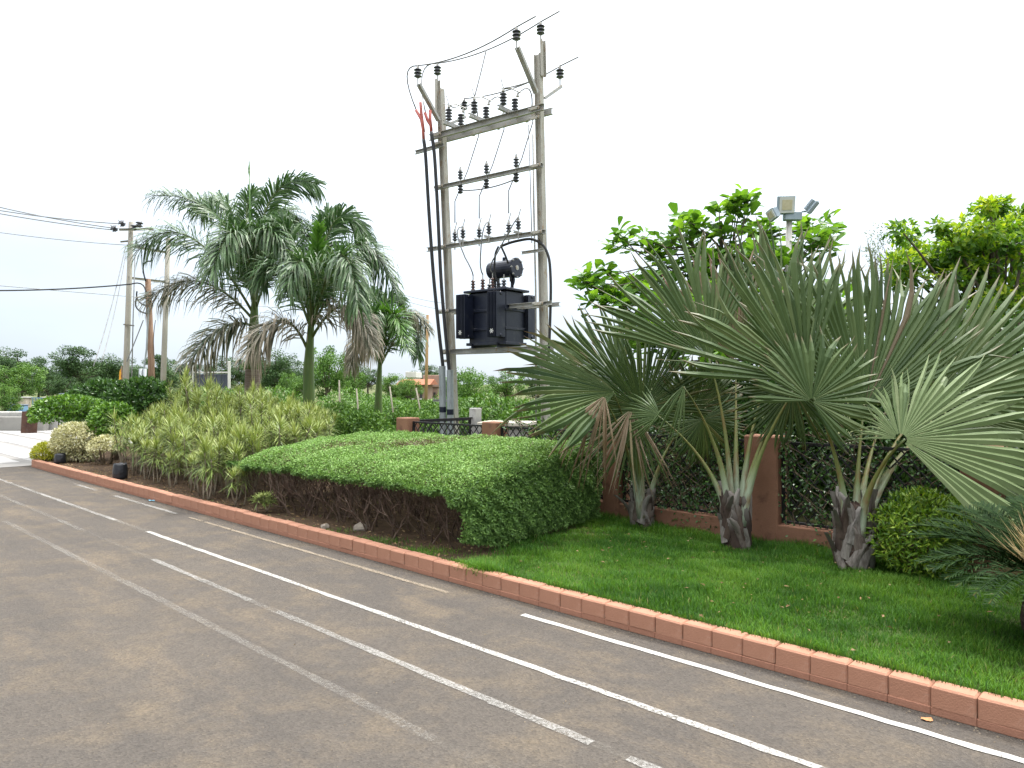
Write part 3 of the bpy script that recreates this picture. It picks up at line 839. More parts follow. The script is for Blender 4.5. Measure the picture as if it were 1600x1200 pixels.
M_dark = leafmat('dark_leaf', [(.018, .05, .012), (.032, .085, .016), (.058, .14, .026), (.11, .21, .038)], .25, .35, .5)
M_varie = leafmat('cream_leaf', [(.30, .30, .13), (.48, .46, .24), (.62, .59, .36), (.70, .68, .46)], .3, .5, .3)
M_yel = leafmat('yellow_leaf', [(.16, .22, .02), (.30, .34, .02), (.46, .45, .03), (.56, .52, .05)], .3, .5, .3)
M_gold = leafmat('duranta_leaf', [(.03, .08, .01), (.07, .155, .014), (.15, .26, .02), (.30, .40, .035)], .3, .45, .35)
M_mid = leafmat('mid_leaf', [(.035, .085, .014), (.065, .155, .022), (.115, .235, .034), (.18, .31, .05)], .35, .45, .35)
def gp(px, Y, z=BED):
    q = P(px, 600, Y); q[2] = z; return q
shrub('round_bush', gp(112, 16.3), (.85, .85, .42), .86, 9000, .085, .045, M_ixora, 'umbrella-shaped glossy green bush over the white plaza paving', 41, 5, under=-.25, deep=.3)
shrub('round_bush', gp(180, 14.9), (.50, .50, .46), .72, 5200, .08, .042, M_ixora, 'round dark glossy bush behind the taller black grow bag', 42, 5, under=-.5)
shrub('round_bush', gp(160, 19.5), (.85, .7, .62), 1.02, 5200, .15, .06, M_dark, 'broad dark-leaved bush behind the umbrella-shaped bush, left of the flag', 43, 5, under=-.6)
shrub('round_bush', gp(222, 19.0), (.95, .75, .66), .98, 6000, .16, .065, M_dark, 'broad dark-leaved bush below the utility poles behind the dracaenas', 44, 5, under=-.6)
shrub('cream_bush', gp(124, 14.6), (.56, .45, .44), .36, 6500, .055, .032, M_varie, 'cream variegated bush left of the dracaenas at the kerb', 45, 7, under=-.75, bumpy=.4, deep=.45)
shrub('cream_bush', gp(166, 14.0), (.38, .30, .22), .34, 1500, .055, .032, M_varie, 'sparse cream variegated bush between the two black grow bags', 46, 9, under=-.4, bumpy=.35)
shrub('yellow_bush', gp(76, 14.9), (.32, .30, .24), .12, 3400, .07, .016, M_yel, 'small yellow bush at the far end of the kerb', 47, 6, under=-.4)
shrub('golden_bush', gp(1440, 5.95), (.42, .38, .38), .32, 6000, .055, .018, M_gold, 'small-leaved bright green bush right of the largest fan palm trunk', 48, 8, under=-.75, bumpy=.42, up=.6, deep=.5, nl=60)
shrub('golden_bush', gp(1535, 6.35), (.42, .36, .30), .28, 4600, .045, .016, M_gold, 'small-leaved green bush behind the cycad at the right edge', 49, 8, under=-.75, bumpy=.3, up=.6)

# --- black nursery bags
M_bag = surf('black_polythene', (.010, .011, .014), (.02, .021, .026), 8, .35, .5, 0, .5, None, fine=25, bd=.02)
def grow_bag(px, py, hh, rr, label):
    Y = F * (CAM_Z - BED) / (py - 600); p = P(px, py, Y)
    r = np.random.default_rng(px); k = 18; mb = MB(); V = []
    prof = [(.0, 0), (.92, 0), (1.02, .12), (1.0, .4), (.97, .7), (.9, .93), (.82, 1.0), (.78, .94), (0, .9)]
    ang = np.arange(k) * 2 * math.pi / k
    for i, (q, z) in enumerate(prof):
        w = 1 + .06 * np.sin(ang * 5 + i * .9) + r.normal(0, .025, k)
        V.append(np.stack([rr * q * w * np.cos(ang), rr * q * w * np.sin(ang), hh * z + r.normal(0, .006, k) * (q > 0)], -1))
    V = np.concatenate(V) + p
    n_ = len(prof)
    Q = [(i * k + j, i * k + (j + 1) % k, (i + 1) * k + (j + 1) % k, (i + 1) * k + j) for i in range(n_ - 1) for j in range(k)]
    mb.add(V, Q)
    return tag(obj('grow_bag', mb.mesh('grow_bag', M_bag, True)), label, 'grow bag', 'black grow bags on the bed')
grow_bag(94, 724, .19, .10, 'small black grow bag between the yellow and the cream bush')
grow_bag(188, 748, .25, .11, 'larger black grow bag standing at the left edge of the dracaenas')
# blue scrap and a dry leaf lying on the road
M_blue = surf('blue_plastic', (.10, .30, .42), (.18, .40, .52), 20, .5, .4)
M_dryleaf = surf('dry_leaf', (.38, .17, .07), (.48, .25, .12), 30, .8, .2)
def scrap(name, px, py, size, mat, label, cat):
    Y = F * CAM_Z / (py - 600); p = P(px, py, Y); r = np.random.default_rng(px)
    k = 9; ang = np.arange(k) * 2 * math.pi / k; rr = size * r.uniform(.6, 1.15, k)
    V = [p + np.array([0, 0, size * .25])] + [p + np.array([a_ * math.cos(q), a_ * .7 * math.sin(q), .004 + size * abs(r.normal(0, .22))]) for a_, q in zip(rr, ang)]
    mb = MB(); mb.add(V, None, [(0, 1 + j, 1 + (j + 1) % k) for j in range(k)])
    tag(obj(name, mb.mesh(name, mat)), label, cat)
scrap('plastic_scrap', 237, 783, .06, M_blue, 'crumpled pale blue plastic scrap on the road by the kerb', 'litter')
scrap('dry_leaf', 1449, 1126, .032, M_dryleaf, 'single curled brown dry leaf on the road beside the nearest kerb blocks', 'leaf')

# ================================================================ FAN PALMS
FANC = [(.046, .078, .028), (.068, .108, .039), (.096, .14, .053), (.15, .19, .085)]
M_fan = leafmat('fan_leaf', FANC, .22, .5, .22, tip=((.19, .14, .09), .86, 1.0), glow=(1.2, 1.2, .75), dry=((.15, .115, .075), .95))
M_fan_pale = leafmat('fan_leaf_pale', [(.10, .145, .06), (.14, .19, .08), (.185, .235, .11), (.25, .28, .15)], .22, .5, .22, tip=((.30, .26, .14), .95, 1.0), glow=(1.2, 1.2, .75))
M_fan_dark = leafmat('fan_leaf_dark', [(.028, .055, .018), (.046, .078, .024), (.07, .105, .032), (.12, .12, .045)], .25, .5, .22, tip=((.17, .10, .06), .86, 1.0))
M_fan_rust = leafmat('fan_leaf_drying', [(.12, .15, .075), (.17, .17, .10), (.24, .18, .13), (.28, .19, .15)], .25, .5, .3, tip=((.26, .15, .12), .7, 1.0))
M_fan_dead = leafmat('fan_leaf_dead', [(.13, .085, .05), (.22, .16, .105), (.33, .26, .19), (.27, .23, .12)], .25, .7, .2)
def m_petiole():
    m, nt, out = newmat('palm_petiole')
    c = ramp(nt, attr(nt, 'along'), [(0, (.34, .38, .30)), (.22, (.27, .32, .22)), (.38, (.15, .18, .06)), (.7, (.13, .135, .03)), (1, (.07, .10, .028))])
    n1 = noise(nt, 14, 5, .6, None, 'Object', (1, 1, .35))
    c = mixc(nt, maprange(nt, n1, .48, .68, 0, .75), c, (.17, .085, .035))
    principled(nt, out, c, .45, .4)
    return m
M_pet = m_petiole()
M_boot = surf('old_leaf_base', (.055, .036, .028), (.14, .105, .085), 7, .85, .2, 0, .6, (.27, .25, .225), stretch=(1, 1, .25), fine=50, bd=.02)
def m_boot():
    m, nt, out = newmat('leaf_base_fibre')
    c = ramp(nt, attr(nt, 'rnd'), [(0, (.045, .03, .024)), (.35, (.10, .07, .055)), (.65, (.17, .14, .12)), (1, (.33, .31, .285))])
    st = noise(nt, 30, 5, .7, None, 'Object', (1, 1, .2))
    c = mixc(nt, maprange(nt, st, .4, .65, 0, .7), c, (.035, .024, .02))
    c = mixc(nt, maprange(nt, attr(nt, 'along'), .55, 1, 0, .6), c, (.26, .24, .22))
    principled(nt, out, c, .85, .2, 0, bump(nt, st, .6, .01))
    return m
M_boot = m_boot()
M_trunk = surf('palm_trunk_bark', (.04, .026, .02), (.09, .06, .048), 8, .9, .15, 0, .8, (.14, .12, .105), stretch=(1, 1, 3), fine=40, bd=.03)

def fan_blade(r, R, spread, nseg, back=.55, split=.62, droop=.12, cup=.25, tipdroop=.06, messy=.05, loose=0.10, lo=None, hi=None, peak=0.0):
    """pleated palmate blade: axis +Y, facing +Z, hub at the origin"""
    lo = -spread if lo is None else math.radians(lo); hi = spread if hi is None else math.radians(hi); peak = math.radians(peak)
    mb = MB(); dth = (hi - lo) / nseg
    for i in range(nseg):
        th = lo + dth * (i + .5) + r.normal(0, messy * dth * 3)
        L = R * (back + (1 - back) * (.5 + .5 * math.cos(th - peak))) * r.uniform(.90, 1.05)
        sp = split * r.uniform(.85, 1.1) * L
        if r.random() < loose: sp *= .6
        hw = math.tan(min(.5, dth / 2)) * 1.02
        rad = [.03 * R, .25 * sp, .6 * sp, sp, sp + (L - sp) * .35, sp + (L - sp) * .7, L]
        wmax = sp * hw
        wid = [.03 * R * hw, .25 * sp * hw, .6 * sp * hw, wmax, wmax * 1.02, wmax * .66, .0008]
        tw = r.normal(0, .10); bend = r.normal(0, .035); td = abs(r.normal(tipdroop, tipdroop * .7)); kink = r.normal(0, .05)
        if r.random() < loose: td += r.uniform(.15, .5)
        V, b = [], []
        for q, w in zip(rad, wid):
            f = q / R; free = max(0, (q - sp) / max(1e-6, L - sp))
            z = -droop * R * f * f + cup * R * (f ** 1.2) * (abs(math.sin(th)) ** 1.5) * .5 - td * R * free ** 2
            t2 = th + bend * free + kink * free * free
            d = np.array([math.sin(t2), math.cos(t2), 0]); s_ = np.array([math.cos(t2), -math.sin(t2), 0])
            c = d * q + np.array([0, 0, z])
            fo = w * (.8 if free <= 0 else .8 + .5 * free)
            n_ = np.array([0, 0, 1.0]) + s_ * tw * free
            ws = w * (1 - .25 * free)
            V += [c - s_ * ws - n_ * fo * .5, c + n_ * fo * .5, c + s_ * ws - n_ * fo * .5]; b += [q / L] * 3
        k = len(rad)
        Q = [(3 * j + e, 3 * j + e + 1, 3 * j + e + 4, 3 * j + e + 3) for j in range(k - 1) for e in (0, 1)]
        mb.add(V, Q, None, np.clip(r.normal(.5, .2), 0, 1), b)
    return mb
def fan_palm(px, py, hgt, rad, label, fronds, seed, boots=16):
    r = np.random.default_rng(seed)
    Y = F * (CAM_Z - BED) / (py - 600); base = P(px, py, Y); base[2] = BED - .02
    palm = thing('fan_palm', base, label, 'palm tree', 'fan palms on the lawn')
    # barrel trunk
    k = 20; prof = [(1.12, 0), (1.02, .06), (.98, .25), (1.06, .5), (1.0, .75), (.8, .95), (.45, 1.08), (.05, 1.12)]
    mb = MB(); ang = np.arange(k) * 2 * math.pi / k; V = []
    for i, (q, z) in enumerate(prof):
        w = 1 + .05 * np.sin(ang * 4 + i) + r.normal(0, .03, k)
        V.append(np.stack([rad * q * w * np.cos(ang), rad * q * w * np.sin(ang), hgt * z + r.normal(0, .008, k)], -1))
    mb.add(np.concatenate(V) + base, [(i * k + j, i * k + (j + 1) % k, (i + 1) * k + (j + 1) % k, (i + 1) * k + j) for i in range(len(prof) - 1) for j in range(k)])
    obj('trunk', mb.mesh('trunk', M_trunk, True), palm)
    # old leaf bases crossing round the trunk
    for i in range(boots):
        a0 = i * 2.4 + r.normal(0, .2); z0 = hgt * (.08 + .78 * i / boots) + r.normal(0, .02)
        ln = r.uniform(.22, .40); lean = r.choice([-1, 1]) * r.uniform(.5, 1.25); mb = MB(); V, b = [], []
        m = 7; out_end = r.uniform(.0, .04) if r.random() < .75 else r.uniform(.06, .18)
        for j in range(m):
            f = j / (m - 1); aa = a0 + lean * f * .9; zz = z0 + ln * f * .95 - .05
            rr = rad * (1.02 + .06 * f) + .010 + out_end * f ** 3
            wd = (.040 * (1 - f) ** .5 + .010) * (.8 + .4 * r.random())
            c = base + np.array([math.cos(aa) * rr, math.sin(aa) * rr, zz]); tg = np.array([-math.sin(aa), math.cos(aa), -lean * .6]); tg = unit(tg)
            o_ = np.array([math.cos(aa), math.sin(aa), .1])
            V += [c - tg * wd - o_ * .014, c + o_ * .026, c + tg * wd - o_ * .014]; b += [f] * 3
        mb.add(V, [(3 * j + e, 3 * j + e + 1, 3 * j + e + 4, 3 * j + e + 3) for j in range(m - 1) for e in (0, 1)], None, r.random(), b)
        obj('leaf_base', mb.mesh('leaf_base', M_boot, True), palm)
    top = base + np.array([0, 0, hgt * .9])
    for (hx, hy, hY, ang_, dep, R, spread, nseg, mat, nrm, opts) in fronds:
        H = P(hx, hy, hY)
        A = unit((math.cos(math.radians(ang_)), dep, math.sin(math.radians(ang_))))
        n0 = unit(nrm); n0 = unit(n0 - A * np.dot(n0, A))
        fr = part_empty('frond', palm, H)
        blade = fan_blade(r, R, math.radians(spread), nseg, **opts).mesh('blade', mat)
        obj('blade', blade, fr, MT(H, y=A, z=n0))
        dirh = H - top; dh = unit(np.array([dirh[0], dirh[1], 0])) if np.hypot(dirh[0], dirh[1]) > .05 else np.array([0, -1.0, 0])
        p0 = top + dh * rad * .55 + np.array([0, 0, -.16])
        mid = p0 * .55 + H * .45 + np.array([0, 0, .10 * np.linalg.norm(dirh)]) - dh * .05
        pts = bez(p0, mid, H + A * .03, 12)
        f = np.linspace(0, 1, 12)
        mb = MB(); tube(mb, pts, .062 * (1 - f) ** 2.6 + .021 - .009 * f, 7, cap=True, flat=.55)
        obj('petiole', mb.mesh('petiole', M_pet, True), fr)
    return palm
CAMF = (0, -1, .15)
fan_palm(1003, 824, .34, .092, 'smallest fan palm, nearest the hedge, with dead brown fingers hanging down', [
    (962, 612, 7.55, 173, -.35, 1.26, 52, 24, M_fan_dark, (0, -.75, .65), dict(droop=.05, cup=.2, tipdroop=.04)),
    (975, 604, 7.9, 138, .15, 1.08, 55, 24, M_fan_dark, (.1, -1, .35), dict(droop=.04, cup=.2, tipdroop=.03)),
    (1003, 640, 7.65, 97, -.05, .93, 118, 58, M_fan_dark, (.05, -1, .15), dict(back=.72, droop=.05, cup=.15, tipdroop=.05, split=.55)),
    (985, 640, 7.4, -100, -.3, .86, 40, 15, M_fan_dead, (-.2, -1, .1), dict(droop=.1, cup=.05, tipdroop=.1, split=.25, messy=.12)),
    (992, 650, 7.6, -112, -.15, .80, 50, 20, M_fan, (-.1, -1, .2), dict(droop=.12, cup=.1, tipdroop=.12, split=.38)),
    (945, 618, 7.2, -118, -.35, .80, 34, 12, M_fan_dead, (-.2, -1, .4), dict(droop=.5, cup=.05, tipdroop=.3, split=.3, messy=.12)),
    (1085, 640, 7.75, 30, .1, .62, 120, 44, M_fan_dark, (0, -1, -.25), dict(back=.8, droop=.08)),
], 61, 20)
fan_palm(1150, 856, .46, .104, 'middle fan palm with bare arching leaf stalks in front of the brown pillar', [
    (1108, 560, 7.15, 114, .05, 1.32, 54, 28, M_fan, (0, -1, .15), dict(droop=.04, cup=.2, tipdroop=.02)),
    (1150, 565, 7.55, 94, .1, 1.22, 52, 28, M_fan_rust, (0, -1, .1), dict(droop=.03, cup=.25, tipdroop=.02)),
    (1208, 565, 7.2, 66, .1, 1.46, 52, 30, M_fan, (.1, -1, .1), dict(droop=.04, cup=.25, tipdroop=.02)),
    (1258, 596, 6.35, 124, -.12, 1.28, 54, 28, M_fan, (-.15, -1, .4), dict(droop=.08, cup=.2, tipdroop=.03)),
    (1238, 606, 6.75, -88, -.1, .62, 105, 44, M_fan_dark, (0, -1, -.3), dict(back=.8, droop=.1, cup=.1)),
    (1032, 650, 7.2, 170, .35, .55, 60, 18, M_fan, (0, -1, .3), dict(droop=.5, cup=.1, tipdroop=.2, split=.35)),
    (1098, 655, 7.3, -70, .1, .52, 110, 40, M_fan_dark, (0, -1, .05), dict(back=.85, droop=.15)),
    (1070, 600, 6.85, -118, -.2, .62, 26, 9, M_fan, (-.3, -1, .3), dict(droop=.25, cup=.05, tipdroop=.18, split=.3, messy=.1)),
], 62, 26)
fan_palm(1335, 886, .50, .118, 'largest fan palm, rightmost, with a pale fan reaching over the cycad', [
    (1350, 640, 6.45, 84, .05, 1.50, 62, 40, M_fan, (0, -1, .12), dict(droop=.04, cup=.22, tipdroop=.02, back=.7)),
    (1407, 686, 5.6, -4, -.2, 1.50, 158, 46, M_fan_pale, (.1, -1, .45), dict(back=.22, droop=.10, cup=.10, tipdroop=.07, split=.52, lo=-185, hi=50, peak=26)),
    (1268, 626, 6.0, 62, -.2, .60, 125, 32, M_fan, (-.1, -1, .5), dict(back=.8, droop=.12, cup=.1, tipdroop=.06)),
    (1450, 628, 6.7, 32, .0, 1.52, 46, 24, M_fan, (.1, -1, .35), dict(droop=.05, cup=.2, tipdroop=.03)),
    (1485, 645, 6.9, 8, .1, 1.40, 50, 24, M_fan_pale, (.1, -.9, .6), dict(droop=.08, cup=.2, tipdroop=.04)),
    (1385, 640, 6.8, 60, .1, 1.46, 45, 24, M_fan, (.1, -1, .1), dict(droop=.03, cup=.2, tipdroop=.02)),
], 63, 34)

# ================================================================ CYCAD AT THE RIGHT EDGE
M_cyc = leafmat('cycad_leaf', [(.008, .020, .007), (.013, .030, .009), (.021, .044, .013), (.04, .065, .018)], .06, .6, .03, tip=((.20, .17, .06), .95, 1.0))
M_straw = leafmat('cycad_straw', [(.34, .24, .12), (.46, .34, .18), (.55, .43, .25)], .2, .7, .2)
cyb = gp(1640, 4.45)
cyc = thing('cycad', cyb, 'dark green cycad with stiff feather fronds at the right edge', 'cycad')
cr_ = np.random.default_rng(71)
mb = MB(); lathe(mb, [(.02, 0), (.13, .0), (.15, .12), (.13, .25), (.06, .33), (0, .35)], 12, Matrix.Translation(Vector(cyb - np.array([0, 0, .02]))))
obj('trunk', mb.mesh('trunk', M_trunk, True), cyc)
def feather(mbr, mbl, pts, n, lmax, wid, up, r, ang=.9, droopy=.0, vee=.3, prof=None, plum=0.0, col=(.5, .2), rr=(.012, .003), t0=.12):
    """rachis tube and leaflets on both sides along a curve"""
    pts = np.asarray(pts, float); m = len(pts)
    tube(mbr, pts, np.linspace(rr[0], rr[1], m), 5)
    f = np.linspace(t0, .99, n); x = np.linspace(0, 1, m)
    c = np.stack([np.interp(f, x, pts[:, i]) for i in range(3)], -1)
    tg = units(np.stack([np.interp(f, x, np.gradient(pts[:, i])) for i in range(3)], -1))
    sd = units(np.cross(tg, up)); n_ = np.cross(sd, tg)
    pr_ = prof(f) if prof else np.clip(np.sin(np.clip(.12 + .85 * f, 0, 1) * math.pi), .15, 1) ** .6
    for sg in (1, -1):
        ph = r.normal(vee, .12 + plum, n)[:, None]
        an = (ang - .35 * f + r.normal(0, .08, n))[:, None]
        D = units(sd * sg * np.cos(ph) * np.sin(an) + n_ * np.sin(ph) + tg * np.cos(an))
        L = (lmax * pr_ * r.uniform(.85, 1.1, n))[:, None]
        g = np.array([0, 0, -1.0])
        dr_ = droopy * r.uniform(.6, 1.3, n)[:, None]
        q0 = c; q1 = c + D * L * .35 + g * L * dr_ * .10; q2 = c + D * L * .7 + g * L * dr_ * .42; q3 = c + D * L * (1 - .25 * dr_) + g * L * dr_ * .95
        w = (wid * r.uniform(.8, 1.2, n))[:, None] / 2
        ws = units(np.cross(D, n_ + .3 * rdir(r, n)))
        V = np.stack([q0 - ws * w * .5, q0 + ws * w * .5, q1 - ws * w, q1 + ws * w, q2 - ws * w * .8, q2 + ws * w * .8, q3], 1).reshape(-1, 3)
        o = np.arange(n)[:, None] * 7
        Q = np.concatenate([o + np.array([0, 1, 3, 2]), o + np.array([2, 3, 5, 4])], 1).reshape(-1, 4)
        mbl.add(V, Q, o + np.array([4, 5, 6]), np.repeat(np.clip(r.normal(*col, n), 0, 1), 7), np.tile([0, 0, .35, .35, .7, .7, 1], n))
cc = cyb + np.array([0, 0, .36])
for i in range(46):
    a_ = i * 2.399; el = (-.15 + 1.15 * ((i * .618) % 1)) ; ln = cr_.uniform(.72, .92)
    d = np.array([math.cos(a_) * math.cos(el), math.sin(a_) * math.cos(el), math.sin(el)])
    tip = cc + d * ln + np.array([0, 0, -.16 - .12 * math.cos(el)])
    fr = part_empty('frond', cyc, cc)
    m1, m2 = MB(), MB()
    up = unit(np.array([0, 0, 1.0]) - d * d[2] + np.array([1e-3, 0, 0]))
    feather(m1, m2, bez(cc, (cc + tip) / 2 + np.array([0, 0, .09]), tip, 10), 62, .145, .0085, up, cr_, 1.05, .08, .25, rr=(.008, .003), col=(.45, .22), t0=.14)
    obj('stalk', m1.mesh('stalk', M_cyc, True), fr); obj('leaflets', m2.mesh('leaflets', M_cyc), fr)
mb = MB(); n = 420
ang = cr_.uniform(0, 6.28, n); el = cr_.uniform(.5, 1.5, n)
D = np.stack([np.cos(ang) * np.cos(el), np.sin(ang) * np.cos(el), np.sin(el)], -1)
leaves(mb, cc + D * .05 + cr_.normal(0, .04, (n, 3)), D, rdir(cr_, n), cr_.uniform(.15, .38, n), .006, cr_.random(n), 0)
tag(obj('straw_fibres', mb.mesh('straw_fibres', M_straw), cyc), kind='stuff')

# ================================================================ ROYAL PALMS
ROY = [(.026, .062, .02), (.046, .10, .03), (.085, .16, .052), (.17, .24, .115)]
M_roy = leafmat('royal_leaf', ROY, .28, .42, .4, tip=((.19, .18, .11), .86, 1), glow=(1.1, 1.25, .7))
M_roy_new = leafmat('royal_leaf_new', [(.06, .15, .025), (.09, .20, .03), (.13, .25, .04)], .35, .4, .4, glow=(1.1, 1.25, .6))
M_roy_dry = leafmat('royal_leaf_dry', [(.11, .12, .075), (.22, .205, .16), (.33, .305, .25), (.42, .39, .33)], .25, .6, .25, tip=((.33, .27, .21), .5, .9))
M_roy_half = leafmat('royal_leaf_half_dry', [(.055, .09, .05), (.09, .115, .065), (.19, .18, .12), (.29, .26, .19)], .25, .5, .3, tip=((.28, .24, .18), .55, .95))
M_shaft = surf('green_crownshaft', (.075, .13, .028), (.12, .18, .04), 4, .45, .4, 0, .1, (.12, .10, .05), stretch=(3, 3, .4))
M_royal_trunk = surf('royal_trunk', (.15, .11, .085), (.235, .185, .15), 5, .85, .2, 0, .5, (.29, .26, .23), stretch=(.6, .6, 9), fine=40, bd=.02)
M_rachis = surf('royal_rachis', (.09, .13, .045), (.14, .16, .06), 8, .5, .3)
def royal(base_px, Y, trunk, shaft, label, fronds, seed, lm=.62):
    r = np.random.default_rng(seed)
    b = gp(base_px, Y)
    palm = thing('royal_palm', b, label, 'palm tree', 'royal palms behind the bed')
    def part(name, pts, mat):
        c = np.array([P(q[0], q[1], Y) for q in pts]); rad = np.array([q[2] for q in pts])
        n = 24; x = np.linspace(0, 1, len(pts)); f = np.linspace(0, 1, n)
        cc = np.stack([np.interp(f, x, c[:, i]) for i in range(3)], -1); rr = np.interp(f, x, rad)
        mb = MB(); tube(mb, cc, rr * (1 + (.02 * (np.arange(n) % 2) if name == 'trunk' else 0)), 16); obj(name, mb.mesh(name, mat, True), palm)
    part('trunk', trunk, M_royal_trunk); part('crownshaft', shaft, M_shaft)
    kinds = dict(g=(M_roy, 1.0), n=(M_roy_new, .25), d=(M_roy_dry, 1.1), h=(M_roy_half, 1.2))
    for (b0, m0, t0, dym, dyt, kd, ls) in fronds:
        mat, dp = kinds[kd]
        p0, pm, p1 = P(*b0, Y), P(*m0, Y + dym), P(*t0, Y + dyt)
        pts = bez(p0, pm, p1, 16)
        fr = part_empty('frond', palm, p0); m1, m2 = MB(), MB()
        ln = np.linalg.norm(np.diff(pts, axis=0), axis=1).sum()
        up = np.array([.12, -.3, 1.0])
        tg = unit(p1 - p0)
        if abs(tg[2]) > .85: up = np.array([.3, -1, .2])
        feather(m1, m2, pts, int(46 + 30 * ln), lm * ls * 1.18, .035, up, r, .92, dp * .58, .18, plum=.48, rr=(.034, .006), col=(.45, .24),
                prof=lambda f: np.clip(np.sin(np.clip(.2 + .72 * f, 0, 1) * math.pi), .25, 1) ** .5, t0=.10)
        obj('rachis', m1.mesh('rachis', M_rachis, True), fr); obj('leaflets', m2.mesh('leaflets', mat), fr)
    return palm
c1 = (397, 500)
r1 = royal(393, 17.0, [(392, 715, .21), (394, 640, .185), (395, 575, .165)], [(395, 577, .17), (396, 545, .15), (397, 500, .10), (398, 470, .07)],
 'tall royal palm with the biggest crown, left of the three', [
  ((397, 490), (345, 345), (238, 306), .3, .2, 'g', 1.0),
  ((397, 492), (300, 372), (216, 392), -.6, -1.0, 'g', 1.05),
  ((398, 488), (420, 318), (496, 288), .2, .3, 'g', 1.0),
  ((396, 500), (312, 440), (230, 470), -.3, -.6, 'h', 1.0),
  ((396, 510), (348, 512), (296, 566), -.6, -1.0, 'h', 1.05),
  ((398, 492), (405, 365), (452, 400), -.9, -1.6, 'g', 1.0),
  ((398, 492), (375, 365), (330, 425), -1.2, -2.2, 'g', 1.1),
  ((398, 488), (455, 372), (520, 400), -.3, -.4, 'g', 1.0),
  ((398, 488), (430, 345), (470, 350), 1.2, 2.2, 'g', 1.0),
  ((398, 488), (360, 330), (310, 330), 1.2, 2.2, 'g', 1.0),
  ((398, 488), (385, 345), (400, 300), .4, .9, 'g', .9),
 ], 81, .66)
mb = MB(); tube(mb, [P(397, 490, 17), P(391, 350, 17), P(389, 252, 17)], [.035, .022, .006], 6); obj('spear_leaf', mb.mesh('spear_leaf', M_roy_new, True), r1)
mb = MB(); leaves(mb, np.array([P(389, 275, 17), P(390, 280, 17)]), np.array([[.03, 0, 1], [-.05, 0, 1.]]), np.array([[0, -1., 0], [0, -1., .1]]), .36, .05, .6); obj('spear_tip', mb.mesh('spear_tip', M_roy_new), r1)
royal(482, 15.6, [(482, 730, .145), (482, 640, .13), (483, 630, .11)], [(483, 632, .125), (482, 580, .115), (484, 540, .085), (487, 495, .06)],
 'royal palm with a smooth green trunk in the middle of the three', [
  ((487, 512), (552, 384), (616, 452), -.3, -.5, 'g', 1.0),
  ((487, 510), (520, 350), (572, 372), .4, .6, 'g', 1.0),
  ((486, 530), (540, 478), (582, 545), -.5, -.9, 'd', .95),
  ((486, 512), (452, 368), (430, 360), .3, .5, 'g', 1.0),
  ((486, 515), (440, 420), (405, 440), -.2, -.4, 'g', 1.0),
  ((480, 545), (438, 500), (388, 556), -.4, -.8, 'd', 1.05),
  ((488, 512), (530, 400), (560, 480), -1.2, -2.0, 'g', 1.05),
  ((487, 512), (475, 410), (450, 455), -1.1, -1.8, 'g', .95),
  ((487, 508), (494, 420), (499, 352), -.1, -.2, 'n', .55),
  ((487, 510), (500, 360), (530, 345), 1.0, 1.8, 'g', 1.0),
  ((487, 512), (545, 420), (592, 400), .5, .9, 'g', .9),
 ], 82, .62)
royal(592, 19.5, [(592, 712, .12), (592, 680, .115), (592, 672, .11)], [(592, 674, .13), (591, 640, .115), (592, 600, .08), (594, 560, .05)],
 'smallest royal palm with yellow-green trunk, right of the three', [
  ((594, 575), (628, 492), (668, 515), -.3, -.5, 'h', .8),
  ((594, 572), (612, 490), (634, 545), -.6, -1.2, 'n', 1.0),
  ((594, 572), (575, 485), (545, 500), .2, .3, 'g', .9),
  ((594, 575), (570, 520), (548, 575), -.4, -.8, 'd', .9),
  ((594, 570), (600, 478), (628, 470), .6, 1.0, 'g', .9),
  ((594, 572), (585, 490), (580, 545), -.9, -1.6, 'g', .95),
  ((594, 572), (640, 505), (652, 560), .3, .5, 'g', .85),
  ((594, 570), (588, 470), (570, 465), .8, 1.3, 'g', .9),
 ], 83, .58)

# ================================================================ TREES AND CREEPERS BEHIND THE WALL (RIGHT)
M_alm = leafmat('almond_leaf', [(.03, .085, .015), (.065, .16, .024), (.125, .265, .034), (.20, .37, .045)], .42, .38, .45, glow=(1.35, 1.3, .5), dry=((.42, .10, .03), .985))
M_bark = surf('grey_bark', (.085, .07, .055), (.15, .125, .10), 9, .9, .15, 0, .5, (.20, .18, .15))
ar = np.random.default_rng(91)
# leaf meshes: obovate blades with a folded midrib
def big_leaf(rnd, w=.42):
    prof = [(0, .03), (.15, .16), (.4, .34), (.65, .46), (.85, .40), (.96, .20), (1, 0)]
    V, b = [], []
    for x, h in prof:
        z = .10 * math.sin(x * 2.6) - .12 * x * x
        V += [(-h * w * 1.05, x, z + .14 * h), (0, x, z), (h * w * 1.05, x, z + .14 * h)]; b += [x] * 3
    k = len(prof); mb = MB()
    mb.add(V, [(3 * j + e, 3 * j + e + 1, 3 * j + e + 4, 3 * j + e + 3) for j in range(k - 1) for e in (0, 1)], None, rnd, b)
    return mb
alm_meshes = [big_leaf(q).mesh('leaf', M_alm, True) for q in (.05, .2, .35, .5, .62, .75, .88, .97, 1.0)]
tb = gp(1128, 10.6, -.01)
alm = thing('almond_tree', tb, 'almond tree with large round glossy leaves rising behind the fan palms', 'tree')
